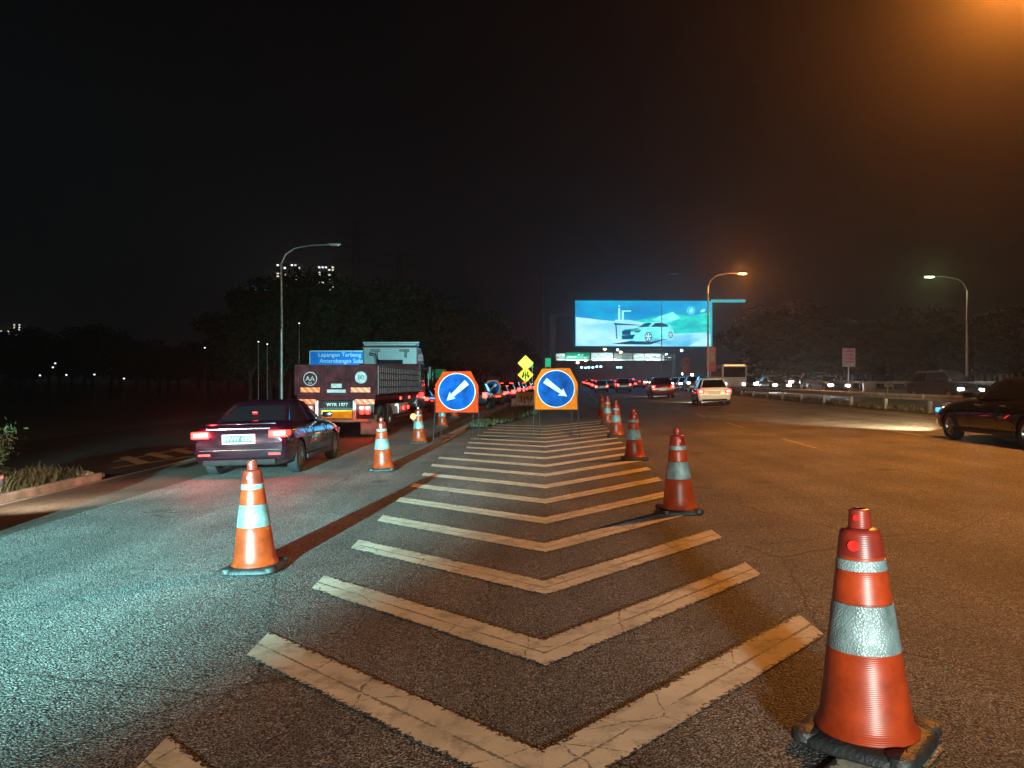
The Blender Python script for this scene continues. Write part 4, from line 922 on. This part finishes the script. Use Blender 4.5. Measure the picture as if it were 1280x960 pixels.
# sign gantry further on
D2 = 235
def gx(px): return (px-CX)/F*D2
def gzz(py): return H-(py-CY)/F*D2
t = thing('sign_gantry', 'overhead gantry with a row of green and white sign boards beneath the screen', 'sign gantry', (0, D2, 0))
pans = [(695, 706, 442, 448, 'sign_white'), (707, 737, 440.5, 449, 'sign_green'), (739, 766, 441, 449.5, 'sign_white'), (768, 790, 441.5, 449, 'dim_white'), (792, 805, 442, 448.5, 'sign_white'), (806, 830, 442, 449, 'sign_white'), (832, 839, 443, 446, 'dim_white')]
for a, b_, c, e_, mm in pans:
    m = MB(); m.box(((gx(a)+gx(b_))/2, 0, (gzz(c)+gzz(e_))/2), (gx(b_)-gx(a), .15, gzz(c)-gzz(e_))); pn = m.build('sign_panel', M[mm], t)
    m = MB(); px = a+1.2
    while px < b_-1.5:
        wdt = random.uniform(.8, 2.6); m.box((gx(px+wdt/2), -.09, gzz(random.choice((443.5, 446, 447)))), (wdt/F*D2, .02, random.uniform(.2, .6))); px += wdt+.8
    m.build('sign_print', M['sign_white'] if mm == 'sign_green' else M['sign_green'] if random.random() < .4 else M['plastic'], pn)
    m = MB(); m.box(((gx(a)+gx(b_))/2, -1.2, gzz(e_)-.3), (gx(b_)-gx(a)-.5, .12, .04)); m.build('sign_glow_strip', emit('sign_glow_strip_on', (.8, .95, 1.0), 5), t)  # glowing strip added below each panel to light it
m = MB(); m.box(((gx(692)+gx(842))/2, .5, gzz(445)), (gx(842)-gx(692), .4, .4)); m.box(((gx(692)+gx(842))/2, .5, gzz(449.8)), (gx(842)-gx(692), .4, .3)); m.box((gx(692), .5, gzz(441)/2), (.7, .7, gzz(441))); m.box((gx(843), .5, gzz(443)/2), (.7, .7, gzz(443))); m.build('gantry_frame', M['steel'], t)

for px_ in (715, 760, 810):
    al = bpy.data.lights.new('sign_fill_light', 'AREA'); al.shape = 'RECTANGLE'; al.size = 9; al.size_y = .3; al.energy = 700; al.color = (.75, 1, .97)  # area lights added to brighten the gantry panels
    ao = bpy.data.objects.new('sign_fill_light', al); COL.objects.link(ao); ao.location = (gx(px_), D2-2.2, gzz(449.5)-.6); ao.rotation_euler = (Vector((0, 2.1, 1.3))).to_track_quat('-Z', 'Y').to_euler()
# ------------------------------------------------------------------ street lamps
def street_lamp(px, d, py, ax, label, lens, hpow=None, col=None, group=None, arm=True, rad=0.09, lw=.9, simple=False, name='street_lamp'):
    X, Y, Z = pz(px, py, d); bxp = X+ax; g = gz(bxp)
    t = thing(name, label, 'street lamp', (bxp, Y, g), 0, group)
    zt = Z-g
    m = MB()
    if abs(ax) > .2:
        pts = [(0, 0, 0), (0, 0, zt*.5), (0, 0, zt-1.2), (-ax*.08, 0, zt-.6), (-ax*.25, 0, zt-.18), (-ax*.55, 0, zt+.02), (-ax*.88, 0, zt+.06)]
    else: pts = [(0, 0, 0), (0, 0, zt*.5), (0, 0, zt)]
    m.tube(pts, [rad*1.3, rad, rad*.8, rad*.7, rad*.65, rad*.6, rad*.55][:len(pts)], 8); m.build('pole', M['steel'], t, smooth=True)
    hx = -ax
    s = 1 if ax >= 0 else -1
    if lens is None or not simple:
        m = MB(); m.box((hx, 0, zt+.08), (lw, .30, .13), bev=.04); hd = m.build('lamp_head', M['steel'], t, smooth=True)
        m = MB(); m.box((hx, 0, zt-.01), (lw*.7, .24, .07), bev=.02); m.build('lens', M[lens] if lens else M['head_off'], hd, smooth=True)
    else:
        m = MB(); m.lathe([(.0001, -.28*lw), (.22*lw, -.18*lw), (.28*lw, 0), (.16*lw, .14*lw), (.0001, .16*lw)], 10, 0, Matrix.Translation((hx, 0, zt))); m.build('lens', M[lens], t, smooth=True)
    if hpow: lamp_light('street_lamp_light', 'POINT', (X, Y, Z-.12), hpow, col, None, .15)
    return t
street_lamp(418, 52, 307, -3.62, 'tall unlit curved street lamp standing behind the truck on the left', None)
street_lamp(928, 72, 342, -3.25, 'tall street lamp glowing orange beside the screen', 'sodium', 2600, SODIUM)
street_lamp(1162, 66, 346, 3.25, 'tall street lamp with greenish white glow at the right', 'green_lens', 500, (0.6, 1.0, 0.45))
sl_ = street_lamp(CX+SOD[0]/SOD[1]*F, SOD[1], CY-(SOD[2]-H)/SOD[1]*F, 3.2, 'near sodium street lamp just above the upper right corner', 'sodium')
for i, (px, py) in enumerate(((727, 459), (732, 459.5), (736, 459), (741, 459), (746, 458), (751, 458), (772, 459), (776, 459))):
    street_lamp(px, 330, py, 0, 'one of the row of distant cyan white lamps beneath the sign gantry', 'cyan_lens', group='distant cyan white lamps in a row', simple=True, lw=1.9)
for px, py, ln, lab in ((756, 436, 'sodium_far', 'distant warm lamp just under the left half of the screen'), (772, 437, 'white_lens', 'distant pinkish white lamp under the middle of the screen'), (776, 440, 'sodium_far', 'distant lamp touching the top of the sign gantry'),
                    (769, 449, 'sodium_far', 'distant lamp hanging at the lower edge of the sign gantry'), (732, 450, 'sodium_far', 'distant faint orange lamp under the green gantry board'), (722, 453, 'sodium_far', 'leftmost tiny orange lamp beside the amber arrow board'),
                    (833, 443, 'white_lens', 'distant white lamp between gantry and banner pole'), (818, 448, 'white_lens', 'left one of two tiny white lamps right of the gantry'), (821.5, 449, 'white_lens', 'right one of two tiny white lamps right of the gantry'), (852, 438, 'white_lens', 'tiny faint lamp high under the right half of the screen')):
    street_lamp(px, 300, py, 0, lab, ln, simple=True, lw=2.2 if ln == 'sodium_far' else 1.8)
street_lamp(843, 150, 342.5, -2.5, 'unlit street lamp with a pale head above the screen', None, lw=1.2)
street_lamp(985, 105, 398, -2.2, 'thin unlit street lamp in front of the dark trees right of the screen', None, rad=.07)
m_lab = 'tall thin mast left of the dark gantry column'
X, Y, Z = pz(679, 338, 140); m = MB(); m.cyl((0, 0, 0), (0, 0, Z), .16, .08, 8); o = m.build('mast', M['dark_steel'], smooth=True); o.location = (X, Y, gz(X)); tag(o, m_lab, 'mast')
for px, py, lab in ((854, 467, 'left one of a pair of white lamps on a low mast'), (865, 468, 'right one of a pair of white lamps on a low mast')):
    street_lamp(px, 190, py, 0, lab, 'white_lens', simple=True, lw=1.5)
# tiny lights in the dark at the left
for px, py, lab in ((69, 454, 'upper one of two pinprick lamps under the far left trees'), (66, 459, 'lower one of two pinprick lamps under the far left trees'), (50, 469, 'lowest leftmost pinprick lamp in the dark'), (83, 468.5, 'single pinprick lamp below the far trees'),
                    (118, 468, 'brightest of the pinprick lamps at left'), (155, 473, 'pinprick lamp right of the brightest one'), (256, 434.5, 'lone pinprick lamp on the tree line above the sedan'), (323, 427, 'left pinprick lamp beside the tall lamp pole'), (334, 430, 'right pinprick lamp beside the tall lamp pole'), (374, 404, 'faint lamp inside the big dark tree')):
    d = 85 if px < 300 else 60
    street_lamp(px, d, py, 0, lab, 'pin_lens', simple=True, lw=.34 if px < 300 else .2, rad=.012)

# ------------------------------------------------------------------ banners, boards and signs at right
def board(px, py, w_, h_, d, mname, label, cat, post=True, name='sign_board', prints=None, two=False, frame=None):
    X, Y, Z = pz(px, py, d); t = thing(name, label, cat, (X, Y, gz(X)))
    zz = Z-gz(X); ww = w_/F*d; hh = h_/F*d
    m = MB(); m.box((0, 0, zz), (ww, .05, hh)); pn = m.build('panel', M[mname], t)
    if prints:
        m = MB()
        for a, c, e_, f_ in prints: m.box((a*ww, -.03, zz+c*hh), (e_*ww, .01, f_*hh))
        m.build('print', M[frame or 'dim_white'], pn)
    if post:
        m = MB()
        for sx in ((-1, 1) if two else (0,)): m.cyl((sx*ww*.35, .06, 0), (sx*ww*.35, .06, zz+hh*.45), .05, None, 8)
        m.build('post', M['steel'], t)
    return t
board(888.5, 449, 12, 31, 74, 'reddish', 'tall red and white banner hanging on a pole under the screen corner', 'banner', name='pole_banner', prints=[(0, .1, .8, .42), (0, -.33, .7, .05), (0, .4, .7, .06)])
board(858, 458, 9, 22, 110, 'reddish', 'smaller dim banner on a pole left of the red and white banner', 'banner', name='pole_banner', prints=[(0, .0, .5, .3)])
board(1061, 447, 16, 23, 62, 'dim_white', 'pinkish notice board with dark lines on a pale post', 'road sign', prints=[(0, .35, .8, .09), (0, .15, .8, .09), (0, -.05, .8, .09), (0, -.25, .8, .09)], frame='reddish')
board(1110, 481.5, 9, 4.5, 50, 'dim_white', 'small low white sign left of its blue twin', 'road sign', prints=[(0, 0, .7, .4)], frame='plastic')
board(1140, 483, 13, 6, 46, 'blue_bright', 'small low blue sign with white marks near the silver van', 'road sign', prints=[(-.2, 0, .3, .4), (.2, 0, .25, .4)], frame='sign_white')
board(1052, 482, 28, 13, 66, 'dirty_white', 'wide pale hoarding behind the oncoming headlights', 'hoarding', two=True, name='hoarding')
board(1086, 484, 15, 12, 58, 'dirty_white', 'square pale hoarding right of the wide one', 'hoarding', two=True, name='hoarding')
# guardrails
def guardrail(c0, ds, label, h=.72):
    t = thing('guardrail', label, 'guardrail', (0, 0, 0)); prof = [(-.01, .12), (.05, .08), (.05, .03), (-.01, 0), (.05, -.03), (.05, -.08), (-.01, -.12)]
    m = MB()
    for d in ds:
        for a, z_ in prof: x = rl(c0, d)-a; m.v.append((x, d, gz(x)+h-.14+z_))
    n = len(prof)
    for i in range(len(ds)-1):
        for k in range(n-1): m.f.append((i*n+k, i*n+k+1, (i+1)*n+k+1, (i+1)*n+k)); m.m.append(0)
    m.build('rail', M['steel'], t, smooth=True)
    d = ds[0]
    while d < min(ds[-1], 110):
        x = rl(c0, d)+.12; p = MB(); p.box((x, d, gz(x)+h/2-.05), (.12, .10, h+.05)); p.build('post', M['steel'], t)
        if d < 70: p = MB(); p.box((x-.16, d+.2, gz(x)+h-.10), (.02, .16, .14)); p.build('delineator', M['dim_white'], t)
        d += 4.0
    return t
guardrail(12.9, [8, 16, 24, 36, 50, 70, 100, 140, 200], 'steel guardrail between the wide road and the oncoming road')
guardrail(28.2, [20, 30, 50, 80, 120, 200], 'far guardrail behind the oncoming road')
# grass on central reservation
sheet('central_soil', [lambda d: rl(12.62, d), lambda d: rl(14.58, d)], DS[3:], M['soil'], 0.03)
g = MB()
for _ in range(700):
    d = random.uniform(20, 70); x = rl(random.uniform(12.75, 14.4), d); blades(g, x, d, gz(x)+.03, .18, 4, .15)
tag(g.build('verge_grass', M['grass']), 'rough grass strip beneath the guardrail', 'grass', kind='stuff')

# ------------------------------------------------------------------ trees
def rand_rot(): return Matrix.Rotation(random.uniform(0, 2*PI), 4, Vector((random.uniform(-1, 1), random.uniform(-1, 1), random.uniform(-1, 1))).normalized())
def make_tree(h, rw, seed, leafm, nl=2600, ls=.30):
    random.seed(seed)
    t = thing('roadside_tree', '', 'tree')
    m = MB(); th = h*.42
    m.tube([(0, 0, 0), (.1, 0, th*.5), (.05, .1, th)], [h*.022, h*.017, h*.013], 8)
    cl = []
    for i in range(11):
        a = random.uniform(0, 2*PI); e_ = random.uniform(.25, 1.1); R = rw*random.uniform(.45, .85)
        tip = (R*math.cos(a)*math.cos(e_*.6), R*math.sin(a)*math.cos(e_*.6), th*.8+(h-th)*random.uniform(.15, .85))
        m.tube([(.05, .1, th*random.uniform(.7, 1)), (tip[0]*.5, tip[1]*.5, (th+tip[2])/2+.3), tip], [h*.009, h*.006, h*.003], 6); cl.append((tip, rw*random.uniform(.26, .46)))
    m.build('trunk', M['bark'], t, smooth=True)
    for i in range(9):
        a = random.uniform(0, 2*PI); R = rw*random.uniform(0, .6); cl.append(((R*math.cos(a), R*math.sin(a), th+(h-th)*random.uniform(.3, .95)), rw*random.uniform(.22, .4)))
    vs = []; fs = []
    for _ in range(nl):
        c_, r = random.choice(cl); v = Vector((random.gauss(0, 1), random.gauss(0, 1), random.gauss(0, 1))).normalized()*r*random.uniform(.55, 1.08); v.z *= .75
        p = Vector(c_)+v; mt = rand_rot(); s_ = ls*random.uniform(.6, 1.4); o_ = len(vs)
        for q in ((-s_, 0, 0), (0, -s_*.4, 0), (s_, 0, 0), (0, s_*.4, 0)): vs.append(p+mt @ Vector(q))
        fs.append((o_, o_+1, o_+2, o_+3))
    me = bpy.data.meshes.new('crown'); me.from_pydata([tuple(v) for v in vs], [], fs); me.materials.append(leafm)
    c = bpy.data.objects.new('crown', me); COL.objects.link(c); c.parent = t
    return t
trees = [make_tree(12, 5.0, 11, M['leaf_dark'], 5200, .30), make_tree(12, 4.4, 12, M['leaf'], 4600, .30), make_tree(12, 5.8, 13, M['leaf_dark'], 5600, .32)]
random.seed(21); tu = [0, 0, 0]
def tree(px, d, py, label, group, i=None, wid=1.0):
    X, Y, Z = pz(px, py, d); i = random.randrange(3) if i is None else i
    o = trees[i] if not tu[i] else copy_tree(trees[i]); tu[i] = 1
    g_ = gz(X); s = (Z-g_)/12.0
    o.location = (X, Y, g_); o.rotation_euler = (0, 0, random.uniform(0, 6.28)); o.scale = (s*wid, s*wid, s); o['label'] = label; o['group'] = group
LB = 'dark tree in the roadside wood behind the truck'; GB = 'dark trees behind the truck'
for px, d, py in ((314, 72, 369), (338, 78, 340), (362, 84, 340), (392, 80, 352), (420, 88, 348), (445, 84, 354), (470, 92, 356), (498, 96, 366), (522, 104, 368), (548, 112, 372), (570, 122, 378), (590, 134, 392), (608, 150, 404), (626, 170, 412), (645, 190, 424), (660, 210, 434), (312, 66, 400), (350, 68, 392), (400, 70, 400), (455, 74, 402), (500, 82, 408), (540, 92, 415), (575, 105, 420), (600, 120, 430), (622, 140, 438)):
    tree(px, d, py, LB, GB, wid=1.1)
for i in range(22):
    px = -20+i*15.5+random.uniform(-5, 5); py = interp([(0, 418), (60, 414), (90, 418), (120, 413), (160, 420), (200, 430), (240, 432), (300, 425)], px)
    tree(px, random.uniform(120, 150), py+random.uniform(-3, 3), 'dark tree on the low far tree line at left', 'low far tree line at left', wid=1.5)
for i in range(26):
    px = 948+i*14+random.uniform(-5, 5); py = interp([(948, 392), (1000, 388), (1060, 394), (1120, 398), (1200, 392), (1300, 385)], px)
    tree(px, random.uniform(95, 140), py+random.uniform(-9, 16), 'dark tree in the belt behind the oncoming road at right', 'dark tree belt at right', wid=random.uniform(1.0, 1.7))
    tree(px+7, random.uniform(85, 100), random.uniform(428, 452), 'dark tree in the belt behind the oncoming road at right', 'dark tree belt at right', wid=2.2)
# foreground bush at left edge
t = thing('roadside_bush', 'leafy bush cut by the left edge on the weedy island', 'bush', (-8.75, 12.4, gz(-8.75)))
m = MB(); random.seed(5); tips = []
for i in range(26):
    a = random.uniform(0, 2*PI); l = random.uniform(.5, 1.15); tp = (math.cos(a)*l*.55, math.sin(a)*l*.55, l); tips.append(tp); m.tube([(0, 0, 0), (tp[0]*.4, tp[1]*.4, l*.6), tp], [.012, .008, .003], 5)
m.build('stems', M['bark'], t)
m = MB()
for tp in tips:
    for _ in range(70):
        s_ = random.uniform(.25, 1.05); p = Vector(tp)*s_+Vector((random.gauss(0, .09), random.gauss(0, .09), random.gauss(0, .07))); mt = Matrix.Translation(p) @ rand_rot(); q = random.uniform(.03, .055)
        m.add([(-q, 0, 0), (0, -q*.35, 0), (q, 0, 0), (0, q*.35, 0)], [(0, 1, 2, 3)], 0, mt)
m.build('foliage', M['leaf'], t)
for x, y, r in ((-8.15, 14.5, .16), (-8.35, 14.7, .12), (-8.0, 14.75, .10)):
    m = MB(); bm = bmesh.new(); bmesh.ops.create_icosphere(bm, subdivisions=2, radius=r)
    for v in bm.verts: v.co *= random.uniform(.75, 1.15); v.co.z *= .6
    bm.verts.index_update(); m.add([v.co.copy() for v in bm.verts], [tuple(v.index for v in f.verts) for f in bm.faces]); bm.free()
    o = m.build('rubble_stone', M['kerb']); o.location = (x, y, gz(x)+r*.35)
    tag(o, {.16: 'largest pale stone at the tip of the weedy island', .12: 'middle sized pale stone behind the largest one at the island tip', .10: 'smallest pale stone at the island tip'}[r], 'stone')
# straw coloured litter ring
m = MB(); m.tube([(-8.9+.16*math.cos(a*.5), 11.9+.12*math.sin(a*.5), gz(-8.9)+.22) for a in range(11)], .008, 5); tag(m.build('plastic_strap', M['dirty_white']), 'pale loop of discarded strap lying in the island grass', 'strap')

# ------------------------------------------------------------------ distant towers, pylons
def tower(px0, px1, py, d, label, lit, seed, cols, rows, crown=False):
    random.seed(seed); X0 = (px0-CX)/F*d; X1 = (px1-CX)/F*d; Z = H-(py-CY)/F*d
    t = thing('apartment_tower', label, 'building', ((X0+X1)/2, d, -1.2)); ww = X1-X0; Z += 1.2
    m = MB(); m.box((0, ww/2, Z/2), (ww, ww, Z))
    if crown: m.box((0, ww/2, Z+ww*.06), (ww*.6, ww*.6, ww*.12))
    m.build('facade', M['tower'], t)
    # window modules
    cw = ww/cols; ch = Z*.5/rows
    for i in range(cols):
        for j in range(rows):
            if random.random() < lit:
                q = MB(); q.box((-ww/2+cw*(i+.5), -.1, Z-ch*(j+.7)), (cw*.6, .2, ch*random.uniform(.4, .7))); q.build('lit_window', M['win_lit'] if random.random() < .6 else M['win_warm'], t)
    return t
tower(345, 376, 329, 620, 'apartment tower with lit windows rising behind the left lamp pole', .28, 3, 7, 22)
tower(397, 418, 332, 640, 'slender apartment tower with a lit crown above the tree tops', .38, 8, 5, 24, True)
tower(0, 12, 412, 700, 'tiny lit tower at the very left edge', .35, 4, 4, 12); tower(13, 26, 404, 760, 'tiny lit tower second from the left edge', .35, 6, 4, 12)
d = 420; X, Y, Z = pz(323.5, 358.5, d)
t = thing('rooftop_sign', 'small blue illuminated sign glowing over the trees at left', 'illuminated sign', (X, Y, -1.2)); zz = Z+1.2
m = MB(); m.box((0, 0, zz), (9.2, .4, 6.4)); pn = m.build('panel', M['sign_blue_lit'], t); m = MB()
for i in range(3):
    x0 = -4.2
    while x0 < 4: w_ = random.uniform(.3, 1.2); m.box((x0, -.25, zz+2.2-i*2.0), (w_, .1, random.uniform(.3, .9))); x0 += w_+.35
m.build('lit_letters', M['sign_cyan_lit'], pn); m = MB(); m.box((0, 1.5, zz/2), (8, 2, zz)); m.build('support', M['tower'], t)
def pylon(px, d, py, label, arms, wpx):
    X, Y, Z = pz(px, py, d); g_ = gz(X); t = thing('power_pylon', label, 'pylon', (X, Y, g_)); Ht = Z-g_; b = wpx/F*d/2
    m = MB(); r = .14*d/300
    def hw(z_): return b*(1-.72*z_/Ht)
    for sx in (-1, 1):
        for sy in (-1, 1): m.cyl((sx*b, sy*b, 0), (sx*hw(Ht), sy*hw(Ht), Ht), r, r*.7, 5)
    n = 9
    for i in range(n):
        z0 = Ht*i/n; z1 = Ht*(i+1)/n; a, c = hw(z0), hw(z1)
        for s_ in (-1, 1): m.cyl((-a*s_, -a, z0), (c*s_, -c, z1), r*.6, None, 4); m.cyl((-a*s_, a, z0), (c*s_, c, z1), r*.6, None, 4)
    m.build('lattice_tower', M['tower'], t)
    for pa, wa in arms:
        z_ = H-(pa-CY)/F*d-g_; w_ = wa/F*d/2; m = MB()
        for s_ in (-1, 1):
            m.cyl((0, 0, z_), (s_*w_, 0, z_+.1), r*.8, None, 5); m.cyl((0, 0, z_+1.3*d/300), (s_*w_, 0, z_+.1), r*.6, None, 5); m.cyl((s_*w_, 0, z_), (s_*w_, 0, z_-1.6), r*.6, None, 5)
        m.build('cross_arm', M['tower'], t)
pylon(445, 300, 276, 'tallest lattice power pylon above the trees behind the truck', [(292, 48), (309, 42), (326, 44)], 16)
pylon(499, 330, 316, 'second lattice power pylon, right of the tallest', [(320, 44), (333, 56), (352, 52)], 14)
pylon(534, 420, 349, 'third smaller power pylon above the trees', [(353, 14), (362, 16)], 6)
pylon(594, 470, 365, 'smallest farthest power pylon at the end of the trees', [(369, 12), (376, 14)], 5)

# ------------------------------------------------------------------ night haze
m = MB(); m.box((0, 420, 58), (1500, 900, 125)); hz = m.build('haze', M['black']); hz.data.materials.clear()
hm = bpy.data.materials.new('night_haze'); hm.use_nodes = True; ht = hm.node_tree; ht.nodes.clear()
ou = ht.nodes.new('ShaderNodeOutputMaterial'); pv = ht.nodes.new('ShaderNodeVolumePrincipled'); pv.inputs['Density'].default_value = 0.00095; pv.inputs['Color'].default_value = (0.95, 0.80, 0.72, 1); pv.inputs['Anisotropy'].default_value = 0.84
ht.links.new(pv.outputs[0], ou.inputs['Volume']); hz.data.materials.append(hm); hz['kind'] = 'stuff'; hz['label'] = 'thin hazy night air over the whole road'; hz['category'] = 'haze'
